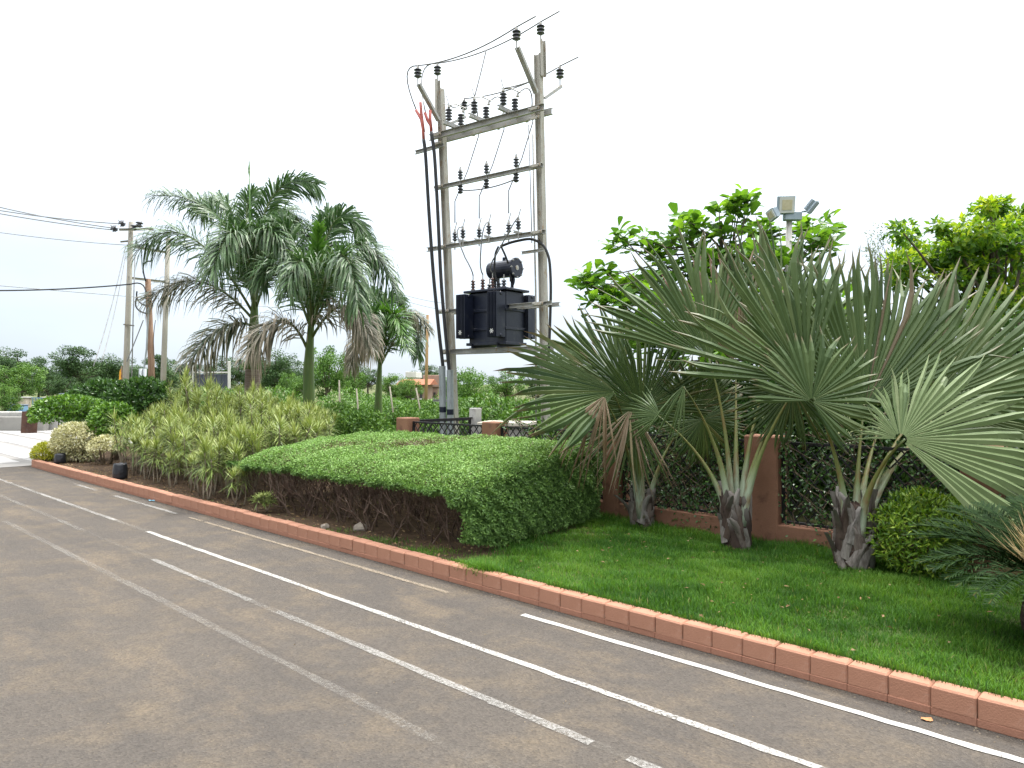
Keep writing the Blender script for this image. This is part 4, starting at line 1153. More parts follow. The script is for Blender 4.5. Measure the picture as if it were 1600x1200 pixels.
clus = [(1003, 372, 10.6), (978, 384, 10.4), (1030, 396, 10.6), (1062, 372, 10.4), (1068, 345, 10.5), (1098, 358, 10.6), (1102, 398, 10.4), (1124, 330, 10.5), (1150, 325, 10.6), (1168, 338, 10.5), (1126, 362, 10.4),
        (1158, 318, 10.7), (1136, 398, 10.3), (1084, 430, 10.3), (1050, 418, 10.4), (1160, 405, 10.4), (1198, 372, 10.6), (1218, 398, 10.4), (1200, 400, 10.2), (1248, 364, 10.7), (1272, 360, 10.6), (1285, 350, 10.8),
        (1240, 402, 10.4), (915, 440, 10.2), (932, 452, 10.1), (948, 463, 10.2), (965, 472, 10.1), (985, 474, 10.3), (975, 452, 10.5), (1000, 448, 10.4), (1025, 440, 10.5), (1050, 455, 10.3), (1100, 450, 10.2),
        (1180, 440, 10.3), (1215, 440, 10.2), (1265, 395, 10.5), (1295, 385, 10.6), (1140, 445, 10.2), (1015, 480, 10.2), (1060, 490, 10.3), (930, 436, 10.6), (1085, 385, 10.8), (1180, 360, 10.8), (1048, 375, 10.8)]
low = np.random.default_rng(92)
clus += [(q[0] + low.normal(0, 14), q[1] + low.normal(4, 10), q[2] + low.normal(0, .25)) for q in clus[:44] for _ in range(1)]
clus += [(low.uniform(960, 1330), low.uniform(455, 570), low.uniform(9.0, 11.0)) for _ in range(60)]  # extra low clusters, added to darken the space beneath the crown
hub = tb + np.array([0, 0, 2.2])
mb = MB()
tube(mb, bez(tb - np.array([0, 0, .1]), tb + np.array([.05, 0, 1.1]), hub, 8), np.linspace(.13, .085, 8), 9)
tube(mb, bez(hub, P(1128, 440, 10.6), P(1126, 345, 10.5), 8), np.linspace(.06, .02, 8), 6)
obj('trunk', mb.mesh('trunk', M_bark, True), alm)
nl = 0
mbx = MB()
for ci, (cx, cy, cY) in enumerate(clus):
    c = P(cx, cy, cY)
    st = hub + np.array([0, 0, ar.uniform(-.3, .8)]) if ci % 3 else P(1127, 390, 10.55)
    mb = MB(); tube(mb, bez(st, (st + c) / 2 + np.array([0, 0, ar.uniform(-.15, .05)]), c, 8), np.linspace(.018, .007, 8), 5)
    br = obj('branch', mb.mesh('branch', M_bark, True), alm)
    for q in range(17):
        an = q * 2.4 + ar.normal(0, .3); el = ar.uniform(-.35, .85)
        D = np.array([math.cos(an) * math.cos(el), math.sin(an) * math.cos(el), math.sin(el)])
        L = ar.uniform(.14, .25); pos = c + D * .02 + ar.normal(0, .06, 3)
        n0 = np.array([0, 0, 1.0]) + ar.normal(0, .35, 3)
        li = int(np.clip(ar.normal(4.0, 2.0), 0, 7)) if ar.random() > .012 else 8
        if nl < 290 and q < 6 :
            obj('leaf', alm_meshes[li], br, MT(pos, y=D, z=n0 - D * np.dot(n0, D), scale=(L, L, L))); nl += 1
        else:
            leaves6(mbx, pos[None], D[None], n0[None], L, L * .64, min(.97, .1 + li * .12))
tag(obj('leaf_mass', mbx.mesh('leaf_mass', M_alm), alm), kind='stuff')

def branch_tree(name, base, trunk_h, centers, mat, label, seed, nleaf, L, W, rc, cat='tree', group=None, trunk_r=.09, cols=(.5, .22), droop=.1, hang=0):
    """tree whose crown is a set of leaf clumps carried by limbs"""
    r = np.random.default_rng(seed); o = thing(name, base, label, cat, group)
    base = np.asarray(base, float); top = base + np.array([0, 0, trunk_h])
    mb = MB(); tube(mb, bez(base - np.array([0, 0, .1]), (base + top) / 2 + r.normal(0, .04, 3), top, 8), np.linspace(trunk_r, trunk_r * .65, 8), 8)
    for c in centers[::2]:
        tube(mb, bez(top - np.array([0, 0, trunk_h * .2 * r.random()]), (top + c) / 2 + r.normal(0, .06, 3), c, 6), np.linspace(trunk_r * .4, trunk_r * .1, 6), 5, cap=False)
    obj('trunk', mb.mesh('trunk', M_bark, True), o)
    mb = MB(); per = nleaf // len(centers)
    for c in centers:
        d = rdir(r, per); rad = rc * r.uniform(.7, 1.3) * r.random(per) ** .5
        Pp = c + d * rad[:, None] * np.array([1, 1, .72])
        tone = r.normal(0, .12)
        D = rdir(r, per) * .8 + d * .6 + np.array([0, 0, -droop]); Nn = d * .35 + rdir(r, per) * .6 + np.array([0, 0, .75])
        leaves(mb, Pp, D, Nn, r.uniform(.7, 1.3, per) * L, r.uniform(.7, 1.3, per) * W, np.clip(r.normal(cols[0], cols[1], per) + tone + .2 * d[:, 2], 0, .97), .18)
    tag(obj('crown', mb.mesh('crown', mat), o), kind='stuff')
    return o
M_cass = leafmat('cassia_leaf', [(.045, .12, .018), (.10, .22, .022), (.21, .35, .028), (.42, .50, .04)], .45, .42, .4, glow=(1.3, 1.25, .5))
r = np.random.default_rng(95); cen = []
for (cx, cy, n_, sp) in ((1500, 405, 12, 55), (1560, 400, 12, 55), (1535, 345, 6, 26), (1540, 375, 6, 30), (1600, 380, 8, 40), (1445, 410, 6, 30), (1420, 395, 4, 20), (1480, 460, 10, 60), (1570, 470, 12, 70), (1640, 440, 12, 60), (1400, 430, 4, 25), (1545, 328, 3, 12), (1590, 350, 4, 18), (1490, 380, 5, 25)):
    for _ in range(n_): cen.append(P(cx + r.normal(0, sp * .62), cy + r.normal(0, sp * .52), r.uniform(8.8, 10.2)))
branch_tree('leafy_tree', gp(1560, 9.5, -.01), 2.0, cen, M_cass, 'bright yellow-green leafy tree at the right edge behind the wall', 96, 11000, .095, .052, .17, cols=(.46, .25))
# feathery branch left of it
M_feath = leafmat('feathery_leaf', [(.10, .15, .06), (.16, .21, .09), (.20, .25, .12)], .3, .5, .3)
cen = [P(1385 + r.normal(0, 20), 400 + r.normal(0, 14), 11.5) for _ in range(14)]
branch_tree('thin_tree', gp(1395, 11.5, -.01), 2.6, cen, M_feath, 'thin feathery sapling top between the fan palms and the yellow-green tree', 97, 1500, .05, .014, .2, trunk_r=.03)

# dense dark shrubs right behind the wall: they close the view through the lattice
def wall_shrub(px, Y, rad, zc, label, seed, mat=M_dark, n=6500, L=.085, W=.042):
    shrub('hedge_bush', gp(px, Y, -.01), rad, zc, n, L, W, mat, label, seed, 5, 'dark bushes behind the brown wall', under=-1.1, deep=.5, bumpy=.35)
wall_shrub(905, 12.6, (.9, .7, .62), .62, 'leafy green bush behind the wall right of the transformer post', 101, M_mid)
wall_shrub(1010, 10.6, (.8, .55, .95), .95, 'dark bush behind the wall over the smallest fan palm', 102)
wall_shrub(1100, 9.6, (.75, .5, .95), 1.0, 'dark bush behind the wall between the two smaller fan palms', 103)
wall_shrub(1215, 9.0, (.75, .5, 1.1), 1.1, 'dark bush behind the wall beside the widest brown pillar', 104)
wall_shrub(1330, 8.5, (.8, .5, 1.15), 1.15, 'dark bush behind the wall above the largest fan palm trunk', 105)
wall_shrub(1460, 8.0, (.85, .5, 1.2), 1.25, 'dark bush behind the wall over the small golden-green bush', 106)
wall_shrub(1610, 7.6, (.9, .5, 1.2), 1.25, 'dark bush behind the wall at the right edge', 107)
# creeper growing through the lattice
def creeper(s0, s1, n, label, seed, zlo=Z_PL, ztop=Z_TOP + .05):
    r = np.random.default_rng(seed); o = thing('creeper', S((s0 + s1) / 2, FT + .1, BED), label, 'creeper', 'creepers on the lattice')
    mb, ms = MB(), MB()
    for _ in range(n // 45):
        a0 = r.uniform(s0, s1); z0 = BED + .05; pts = [S(a0, FT + .12, z0)]; d = np.array([r.normal(0, .4), r.normal(0, .1), 1.0])
        for k in range(9):
            d = d + np.array([r.normal(0, .35), r.normal(0, .06), r.normal(0, .1)]); q = S(np.clip(a0 + d[0] * .1 * k, s0, s1), FT + .085 + r.normal(0, .035), min(ztop, z0 + .13 * k))
            pts.append(q)
        tube(ms, pts, .004, 4, cap=False)
        pts = np.array(pts); m = 45; f = r.uniform(0, len(pts) - 1.01, m); i0 = f.astype(int)
        c = pts[i0] + (pts[i0 + 1] - pts[i0]) * (f - i0)[:, None] + r.normal(0, .035, (m, 3)) - np.outer(np.abs(r.normal(0, .03, m)), [NX, NY, 0])
        D = rdir(r, m) * .8 + np.array([0, 0, -.4]); Nn = np.array([-NX, -NY, .4]) + rdir(r, m) * .7
        leaves(mb, c, D, Nn, r.uniform(.025, .05, m), r.uniform(.014, .028, m), np.clip(r.normal(.4, .25, m), 0, 1), .15)
    obj('vine_stems', ms.mesh('vine_stems', M_twig2), o)
    tag(obj('leaves', mb.mesh('leaves', M_dark), o), kind='stuff')
creeper(3.45, 4.75, 3600, 'leafy creeper on the lattice between the smallest and middle fan palm', 111)
creeper(1.5, 2.9, 2200, 'thin creeper on the lattice behind the largest fan palm', 112)
creeper(-.35, 1.1, 2800, 'creeper on the lattice behind the small bright green bush', 113)
creeper(5.05, 6.6, 1500, 'creeper on the lattice right behind the hedge end', 114)

# painted playground wall glimpsed through the lattice
play = thing('mural_wall', S(3, 9.2, 0), 'low wall painted in orange, blue and teal patches seen through the lattice', 'wall')
mbk = MB(); box(mbk, S(2.5, 9.6, .45), (9, .12, .92), x=(DX, DY, 0), ch=.01)
obj('masonry', mbk.mesh('masonry', surf('mural_ground', (.30, .30, .26), (.38, .37, .32), 3, .85, .2)), play)
cols = [(.50, .16, .06), (.08, .20, .36), (.10, .36, .36), (.45, .30, .10), (.45, .12, .10)]
pm = [surf('mural_paint', c, tuple(x * .8 for x in c), 3, .8, .2) for c in cols]
r = np.random.default_rng(120)
for i in range(22):
    k = 6; ang = np.arange(k) * 2 * math.pi / k + r.uniform(0, 1); rr = r.uniform(.10, .26)
    c0 = (-1.7 + i * .4, r.uniform(.35, .72))
    V = [S(c0[0] + rr * math.cos(q) * r.uniform(.7, 1.1), 9.535 - .0015 * (i % 5), np.clip(c0[1] + rr * math.sin(q) * r.uniform(.7, 1.1), .05, .9)) for q in ang]
    mb = MB(); mb.add(V, None, [(0, j + 1, j) for j in range(1, k - 1)]); obj('painted_patch', mb.mesh('painted_patch', pm[i % 5]), play)

# ================================================================ FLOODLIGHT MAST
M_lightpole = surf('mast_paint', (.52, .50, .46), (.60, .58, .54), 6, .6, .3, 0, .1, (.40, .26, .16), stretch=(3, 3, .8))
M_lampgrey = surf('lamp_housing', (.24, .30, .34), (.32, .38, .42), 8, .45, .4, .2, .1)
M_lampglass = surf('lamp_glass', (.50, .44, .30), (.58, .52, .38), 30, .15, .6, 0, 0)
M_lampwhite = surf('lamp_reflector', (.55, .56, .54), (.62, .62, .6), 10, .4, .4)
Yp = 10.2; mb_ = gp(1226, Yp, -.01)
mast = thing('floodlight_mast', mb_, 'thin pale mast carrying three floodlights above the almond tree', 'floodlight')
mtop = P(1233, 340, Yp)
mb = MB(); tube(mb, [mb_, (mb_ + mtop) / 2, mtop], [.05, .045, .04], 10); obj('pole', mb.mesh('pole', M_lightpole, True), mast)
mb = MB(); box(mb, P(1238, 338, Yp - .05), (.24, .1, .12), ch=.01); obj('junction_box', mb.mesh('junction_box', M_lampgrey), mast)
mb = MB(); tube(mb, [P(1205, 338, Yp), P(1235, 331, Yp), P(1268, 330, Yp)], .014, 6); obj('cross_arm', mb.mesh('cross_arm', M_lampgrey), mast)
def flood(px, py, w, h, x, z, glass=True):
    c = P(px, py, Yp - .12); x = unit(x); z = unit(z); y = np.cross(z, x)
    mb = MB(); box(mb, c, (w, .055, h), x=x, z=z, ch=.012); fl = obj('floodlight', mb.mesh('floodlight', M_lampgrey), mast)
    for i in range(7):
        mb = MB(); box(mb, c + y * .045 + x * (i - 3) * w * .12, (.006, .04, h * .8), x=x, z=z); obj('cooling_fin', mb.mesh('cooling_fin', M_lampgrey), fl)
    mb = MB(); box(mb, c - y * .031, (w * .86, .008, h * .86), x=x, z=z); obj('reflector', mb.mesh('reflector', M_lampwhite), fl)
    mb = MB(); box(mb, c - y * .037, (w * .58, .006, h * .54), x=x, z=z); obj('led_panel', mb.mesh('led_panel', M_lampglass), fl)
flood(1228, 320, .25, .25, (1, .12, .06), (-.06, -.25, 1))
flood(1269, 323, .23, .20, (.25, .95, .3), (.55, -.35, .8))
flood(1207, 335, .18, .16, (.2, -.95, .2), (-.4, .1, .9))

# ================================================================ DOUBLE-POLE TRANSFORMER STRUCTURE
M_post = surf('post_paint', (.33, .315, .27), (.43, .41, .36), 3.5, .7, .3, 0, .3, (.25, .15, .07), stretch=(2, 2, .6), fine=50)
M_chan = surf('galvanised_channel', (.31, .31, .295), (.41, .405, .38), 5, .55, .4, .3, .15, (.33, .24, .13), fine=60)
M_porc = surf('dark_porcelain', (.028, .03, .036), (.045, .048, .055), 10, .2, .6, 0, 0)
M_brownporc = surf('brown_porcelain', (.06, .028, .022), (.085, .04, .03), 10, .2, .6, 0, 0)
M_tank = surf('navy_tank_paint', (.007, .010, .022), (.011, .015, .03), 3, .38, .45, .1, .1, (.03, .032, .04), fine=30)
M_cable = surf('black_cable', (.02, .02, .022), (.035, .035, .036), 6, .55, .3, 0, .1)
M_grypipe = surf('grey_pipe', (.24, .27, .28), (.33, .36, .37), 5, .5, .4, .3, .1, (.18, .18, .17), stretch=(2, 2, .5))
M_wire = surf('bare_wire', (.16, .16, .16), (.24, .24, .24), 6, .5, .4, .3, 0)
M_shrink = surf('red_heat_shrink', (.40, .09, .07), (.50, .14, .11), 10, .5, .4, 0, .1)
YL, YR = 13.8, 12.5
Lb, Lt = gp(714, YL, 0.0), P(688, 140, YL)
Rb, Rt = gp(855, YR, 0.0), P(841, 85, YR)
def pole_at(sd, z):
    b_, t_ = (Lb, Lt) if sd == 'L' else (Rb, Rt)
    return b_ + (t_ - b_) * ((z - b_[2]) / (t_[2] - b_[2]))
def LR(f, z, off=0.0):
    """point a fraction f of the way from the left to the right post at height z, off metres towards the camera"""
    return pole_at('L', z) * (1 - f) + pole_at('R', z) * f + WV * off
UV = unit((Rb - Lb) * np.array([1, 1, 0])); WV = np.array([UV[1], -UV[0], 0.0])
if WV[1] > 0: WV = -WV
dp = thing('transformer_stand', (Lb + Rb) / 2, 'tall double-post steel stand with channel arms and insulators carrying the transformer', 'pylon')
def hbeam(w, d, t): return [(-w / 2, -d / 2), (w / 2, -d / 2), (w / 2, -d / 2 + t), (t / 2, -d / 2 + t), (t / 2, d / 2 - t), (w / 2, d / 2 - t), (w / 2, d / 2), (-w / 2, d / 2), (-w / 2, d / 2 - t), (-t / 2, d / 2 - t), (-t / 2, -d / 2 + t), (-w / 2, -d / 2 + t)]
def cchan(h, d, t): return [(0, -h / 2), (d, -h / 2), (d, -h / 2 + t), (t, -h / 2 + t), (t, h / 2 - t), (d, h / 2 - t), (d, h / 2), (0, h / 2)]
def bar_part(name, prof, p0, p1, mat, parent, up=(0, 0, 1)):
    mb = MB(); prism(mb, prof, p0, p1, up); me = caps_ngon(mb.mesh(name, mat), len(prof))
    return obj(name, me, parent)
for b_, t_ in ((Lb, Lt), (Rb, Rt)):
    bar_part('post', hbeam(.105, .12, .012), b_ - np.array([0, 0, .1]), t_, M_post, dp, up=UV)
bar_part('top_extension', cchan(.10, .05, .008), pole_at('L', 6.75) - UV * .10 + WV * .02, pole_at('L', 6.75) - UV * .10 + WV * .02 + np.array([0, 0, .62]), M_post, dp, up=WV)
bar_part('top_extension', cchan(.10, .05, .008), pole_at('R', 6.85) + UV * .08, pole_at('R', 6.85) + UV * .06 + np.array([0, 0, .62]), M_post, dp, up=WV)
def channel(z, e0=.15, e1=.15, h=.10, offs=(.10, -.10), dz=0.0, mat=M_chan):
    for o_ in offs:
        a, b = LR(0, z) - UV * e0 + WV * o_, LR(1, z + dz) + UV * e1 + WV * o_
        if o_ < 0: a, b = b, a
        bar_part('cross_channel', cchan(h, .05, .008), a, b, mat, dp)
channel(6.28, .22, .18, .11); channel(5.32, .16, .12, .075, (.085,)); channel(4.20, .42, .14, .075, (.085,)); channel(3.0, .22, .25, .07); channel(2.25, .16, .12, .09)
# short brackets
bar_part('cable_bracket', cchan(.07, .04, .007), LR(0, 6.08, .1) - UV * .62, LR(0, 6.08, .1) + UV * .12, M_chan, dp)
bar_part('cable_bracket', cchan(.05, .03, .006), LR(1, 3.9, .1) - UV * .36, LR(1, 3.9, .1) + UV * .10, M_chan, dp)
bar_part('pipe_clamp', cchan(.04, .03, .006), LR(0, 1.34, .12) - UV * .42, LR(0, 1.34, .12) + UV * .1, M_chan, dp)
# bolted clamps where channels meet the posts
mbk = MB(); box(mbk, (0, 0, 0), (.22, .025, .05), ch=.004); me_clamp = mbk.mesh('clamp', M_post)
mbk = MB(); lathe(mbk, [(0, -.014), (.016, -.014), (.016, .01), (.006, .012), (.006, .03), (0, .03)], 6); me_bolt = mbk.mesh('bolt', M_chan)
for z in (6.28, 6.12, 5.32, 4.20, 3.0, 2.25, 2.08):
    for f in (0, 1):
        p = LR(f, z, .165)
        cl = obj('clamp', me_clamp, dp, MT(p, x=UV, z=(0, 0, 1)))
        for k in (-1, 1): obj('bolt', me_bolt, cl, MT(p + UV * .085 * k + WV * .012, x=UV, z=WV))
# insulators
def insulator_meshes(h, r0, n, mat):
    prof = [(0, 0), (r0 * .45, 0)]
    for i in range(n):
        z = h * (i + .2) / n; rr = r0 * (1 - .12 * abs(i - n * .45) / n)
        prof += [(r0 * .5, z), (rr, z + h * .10 / n * 2), (rr * .96, z + h * .35 / n), (r0 * .5, z + h * .72 / n)]
    prof += [(r0 * .42, h), (0, h)]
    mb = MB(); lathe(mb, prof, 14); return mb.mesh('insulator', mat, False)
me_pin = insulator_meshes(.17, .075, 3, M_porc); me_post = insulator_meshes(.22, .065, 4, M_porc); me_small = insulator_meshes(.16, .055, 3, M_porc)
mb = MB(); tube(mb, [(0, 0, -.16), (0, 0, .02)], .012, 6); me_stem = mb.mesh('pin', M_chan)
mb = MB(); tube(mb, [(0, 0, 0), (0, 0, .07)], [.03, .012], 8); me_cap = mb.mesh('cap', M_chan)
def insul(p, me, h, parent=dp, stem=True, tilt=(0, 0, 1)):
    M = MT(p, x=UV, z=tilt); i = obj('insulator', me, parent, M)
    if stem: obj('pin', me_stem, i, M)
    obj('cap', me_cap, i, MT(np.asarray(p) + unit(tilt) * h, x=UV, z=tilt))
    return np.asarray(p) + unit(tilt) * (h + .05)
# V arms on both posts with three line insulators each
ends = {}
for sd, zt in (('L', 6.95), ('R', 7.02)):
    c = pole_at(sd, 6.55)
    for k, sg in enumerate((1, -1)):
        e = c + WV * .62 * sg + np.array([0, 0, zt - 6.55 + (.12 if sg > 0 else -.1)])
        a = c + WV * .10 * sg
        bar_part('v_arm', cchan(.085, .05, .008), a, e, M_chan, dp, up=UV)
        ends[sd, k] = insul(e + np.array([0, 0, .12]), me_pin, .17)
    t_ = (pole_at('L', 6.75) - UV * .10 if sd == 'L' else pole_at('R', 6.85) + UV * .04) + np.array([0, 0, .72])
    ends[sd, 2] = insul(t_, me_pin, .17)
# isolator switches on the top channel
sw_top = []
for f in (.20, .47, .76):
    c = LR(f, 6.36)
    sw = bar_part('isolator_switch', cchan(.07, .05, .007), c - WV * .42, c + WV * .42, M_chan, dp)
    tp = insul(c + WV * .30 + np.array([0, 0, .05]), me_post, .24, sw, False)
    tm = insul(c - WV * .02 + np.array([0, 0, .05]), me_post, .24, sw, False, unit(UV * .25 + np.array([0, 0, 1])))
    tq = insul(c - WV * .36 + UV * .12 + np.array([0, 0, .02]), me_small, .16, sw, False)
    mb = MB(); tube(mb, [tp + np.array([0, 0, -.01]), (tp + tm) / 2 + np.array([0, 0, .05]), tm + UV * .06], .012, 5)
    tube(mb, [tp, tp + WV * .10 + UV * .03 + np.array([0, 0, .13])], .007, 4); tube(mb, [tp, tp - UV * .14 + np.array([0, 0, .05])], .007, 4)
    obj('switch_blade', mb.mesh('switch_blade', M_chan), sw)
    mb = MB(); tube(mb, bez(tm, (tm + tq) / 2 + UV * .08 + np.array([0, 0, .16]), tq, 9), .012, 5); obj('jumper', mb.mesh('jumper', M_wire), sw)
    sw_top.append((tp, tm, tq))
mid_in = [LR(f, 5.385, .1) for f in (.22, .50, .80)]
for p in mid_in:
    insul(p, me_small, .16); insul(p + np.array([0, 0, -.10]), me_small, .06, stem=False, tilt=(0, 0, -1))
fuse = []
for i, f in enumerate((.10, .24, .37, .52, .68, .82)):
    p = LR(f, 4.30, .14 if i % 2 else .02)
    tp = insul(p, me_small, .16); fuse.append(tp)
    mb = MB(); tube(mb, [tp, tp + UV * .05 + np.array([0, 0, .14])], .008, 4); obj('fuse_horn', mb.mesh('fuse_horn', M_chan), dp)
    bar_part('fuse_base', cchan(.04, .03, .006), p - WV * .12 - np.array([0, 0, .05]), p + WV * .12 - np.array([0, 0, .05]), M_chan, dp)

# --- the transformer itself
tc = LR(.46, 0); tc[2] = 0
TZ0, TZ1 = 2.33, 3.28
tr = thing('transformer', tc + np.array([0, 0, TZ0]), 'dark navy oil transformer with finned radiators standing on the steel channels', 'transformer')
mb = MB(); box(mb, tc + np.array([0, 0, (TZ0 + TZ1) / 2]), (.86, .52, TZ1 - TZ0), x=UV, ch=.02); tank = obj('tank', mb.mesh('tank', M_tank), tr)
mb = MB(); box(mb, tc + np.array([0, 0, TZ1 + .02]), (1.0, .66, .04), x=UV, ch=.006); cov = obj('tank_cover', mb.mesh('tank_cover', M_tank), tr)
mb = MB(); box(mb, tc + np.array([0, 0, TZ0 + .03]), (.92, .6, .05), x=UV, ch=.006); obj('base_plate', mb.mesh('base_plate', M_tank), tr)
for z in (2.62, 2.95):
    mb = MB(); box(mb, tc + np.array([0, 0, z]), (.90, .56, .05), x=UV, ch=.006); obj('stiffener', mb.mesh('stiffener', M_tank), tank)
for k in (-.3, .3):
    bar_part('skid', cchan(.08, .05, .01), tc + UV * k - WV * .33 + np.array([0, 0, TZ0 - .0]), tc + UV * k + WV * .33 + np.array([0, 0, TZ0 - .0]), M_tank, tr)
mbk = MB(); box(mbk, (0, 0, 0), (.013, .24, .78), ch=.004); me_fin = mbk.mesh('fin', M_tank)
for (u0, w0) in ((-.40, .40), (.33, .40), (-.33, -.40), (.40, -.40)):
    c = tc + UV * u0 + WV * w0 + np.array([0, 0, 2.85])
    mb = MB(); sgn = 1 if w0 > 0 else -1
    for zz in (-.36, .36):
        tube(mb, [c + UV * -.11 + np.array([0, 0, zz]), c + UV * .11 + np.array([0, 0, zz])], .035, 8)
        tube(mb, [c + np.array([0, 0, zz]), c - WV * sgn * .16 + np.array([0, 0, zz])], .03, 8)
    rad_ = obj('radiator', mb.mesh('radiator', M_tank, True), tr)
    for i in range(7): obj('fin', me_fin, rad_, MT(c + UV * (i - 3) * .033, x=UV, z=(0, 0, 1)))
# small white maker's mark low on the two front radiators
for u0 in (-.40, .33):
    c = tc + UV * u0 + WV * .524 + np.array([0, 0, 2.56]); mb = MB()
    for a_ in (0, 60, 120):
        d = UV * math.cos(math.radians(a_)) + np.array([0, 0, math.sin(math.radians(a_))]); box(mb, c, (.085, .004, .012), x=d, z=np.cross(d, WV))
    obj('white_mark', mb.mesh('white_mark', M_lampwhite), tr)
# conservator drum with flanged end
cz = 3.70; c0 = tc + UV * .14 - WV * .05 + np.array([0, 0, cz]); Mc = MT(c0, y=WV, z=UV)
mb = MB(); lathe(mb, [(0, -.30), (.15, -.30), (.155, -.28), (.155, .26), (.18, .262), (.18, .29), (.165, .295), (0, .295)], 22, Mc); cons = obj('conservator', mb.mesh('conservator', M_tank, False), tr)
for i in range(8):
    a_ = i * math.pi / 4; q = c0 + UV * .297 + WV * .165 * math.cos(a_) + np.array([0, 0, .165 * math.sin(a_)]); obj('bolt', me_bolt, cons, MT(q, x=WV, z=UV))
mb = MB(); lathe(mb, [(0, 0), (.045, 0), (.045, .006), (0, .008)], 12, MT(c0 + UV * .296, y=WV, z=UV)); obj('oil_gauge', mb.mesh('oil_gauge', M_chan), cons)
mb = MB(); tube(mb, [c0 + np.array([0, 0, .14]), c0 + np.array([0, 0, .21])], .03, 10); obj('filler_cap', mb.mesh('filler_cap', M_tank), cons)
for k in (-.15, .17):
    bar_part('drum_support', cchan(.05, .03, .006), c0 + UV * k - np.array([0, 0, .40]), c0 + UV * k - np.array([0, 0, .14]), M_tank, tr, up=WV)
mb = MB(); tube(mb, bez(c0 + UV * .2 - np.array([0, 0, .15]), c0 + UV * .22 - np.array([0, 0, .25]), c0 + UV * .12 - np.array([0, 0, .40]), 7), .022, 7); obj('oil_pipe', mb.mesh('oil_pipe', M_tank, True), tr)
pv = tc - UV * .12 - WV * .1
mb = MB(); tube(mb, [pv + np.array([0, 0, TZ1 + .03]), pv + np.array([0, 0, 3.66])], .032, 9); tube(mb, [pv + np.array([0, 0, 3.64]), pv + np.array([0, 0, 3.74])], .05, 9); obj('vent_pipe', mb.mesh('vent_pipe', M_tank, True), tr)
me_hv = insulator_meshes(.20, .045, 4, M_brownporc); me_lv = insulator_meshes(.15, .05, 3, M_porc)
hv = []
for u_, w_, me, h in ((-.36, .22, me_hv, .2), (-.13, .22, me_hv, .2), (.10, .22, me_hv, .2), (-.2, -.05, me_lv, .15), (.02, -.05, me_lv, .15), (.34, .20, me_lv, .15)):
    p = tc + UV * u_ + WV * w_ + np.array([0, 0, TZ1 + .04]); b_ = obj('bushing', me, tr, MT(p, x=UV, z=(0, 0, 1)))
    mb = MB(); tube(mb, [p + np.array([0, 0, h]), p + np.array([0, 0, h + .09])], .011, 6); obj('terminal', mb.mesh('terminal', M_chan), b_); hv.append(p + np.array([0, 0, h + .08]))
mb = MB(); tube(mb, bez(tc + UV * .02 + WV * .265 + np.array([0, 0, 3.26]), tc + UV * .10 + WV * .30 + np.array([0, 0, 3.1]), tc + UV * .10 + WV * .31 + np.array([0, 0, 2.86]), 7), .012, 5); obj('earth_strap', mb.mesh('earth_strap', M_lightpole), tr)

# --- wires and cables on the stand
def wire(pts, label, rad=.013, name='power_wire', mat=None, cat='wire', group='wires on the transformer stand', k=5):
    mb = MB(); tube(mb, pts, rad, k); return tag(obj(name, mb.mesh(name, mat or M_wire, True)), label, cat, group)
def sag(a, b, s_, n=14):
    f = np.linspace(0, 1, n)[:, None]; return np.asarray(a) * (1 - f) + np.asarray(b) * f - np.array([0, 0, 1.0]) * 4 * s_ * f * (1 - f)
nm = ['front line wire strung between the two left arm insulators', 'rear line wire strung low between the two post insulators', 'highest line wire strung between the two post tops']
for k in range(3):
    a, b = ends['L', k], ends['R', k]; d = unit(b - a)
    wire(np.concatenate([sag(a, b, .12), [b + d * .38 + np.array([0, 0, .05])]]), nm[k])
wire(bez(ends['L', 0], ends['L', 0] - UV * .28 + np.array([0, 0, -.12]), P(651, 173, 13.55), 9), 'drop wire curving off the outer left insulator to the cable ends')
wire(bez(ends['L', 2], ends['L', 2] - UV * .4 - np.array([0, 0, .1]), P(665, 177, 13.55), 9), 'drop wire curving off the left post top to the cable ends')
for k in range(3):
    tq = sw_top[k][2]; ff = fuse[2 * k]; tgt = ff + np.array([0, 0, .13])
    wire([tq, tq - np.array([0, 0, .3]) - WV * .02, (tq + tgt) / 2 + UV * .03, tgt + np.array([0, 0, .4]), tgt], ['left', 'middle', 'right'][k] + ' vertical wire dropping from the switches to the fuses', .011)
    f2 = fuse[2 * k + 1]; h_ = hv[k]
    wire(np.concatenate([bez(f2, f2 + WV * .15 - np.array([0, 0, .15]), f2 * .35 + h_ * .65 + WV * .12, 6), bez(f2 * .35 + h_ * .65 + WV * .12, h_ + WV * .06 + np.array([0, 0, .12]), h_, 5)[1:]]), ['left', 'middle', 'right'][k] + ' looping wire from the fuses down to a transformer bushing', .012)
wire(sag(mid_in[0] - np.array([0, 0, .2]), mid_in[2] - np.array([0, 0, .2]), .06), 'thin slack wire hanging under the middle channel')
wire(sag(ends['L', 1], sw_top[0][0], .10), 'short jumper wire from the left rear arm to the first switch')
wire(sag(sw_top[1][0], (ends['L', 2] + ends['R', 2]) / 2 - np.array([0, 0, .1]), .02), 'jumper wire rising from the middle switch to the top wire')
wire(sag(sw_top[2][0], ends['R', 1], .06), 'short jumper wire from the third switch to the right rear arm')
def cable(pp, label, rad, mat=M_cable, name='power_cable', grp='cables on the transformer stand'):
    pts = np.array([P(*q) for q in pp]); n = len(pts); f = np.linspace(0, n - 1, n * 5)
    c = np.stack([np.interp(f, np.arange(n), pts[:, i]) for i in range(3)], -1)
    for _ in range(3): c[1:-1] = (c[:-2] + 2 * c[1:-1] + c[2:]) / 4
    return wire(c, label, rad, name, mat, 'cable', grp, 8)
Yc = 13.55
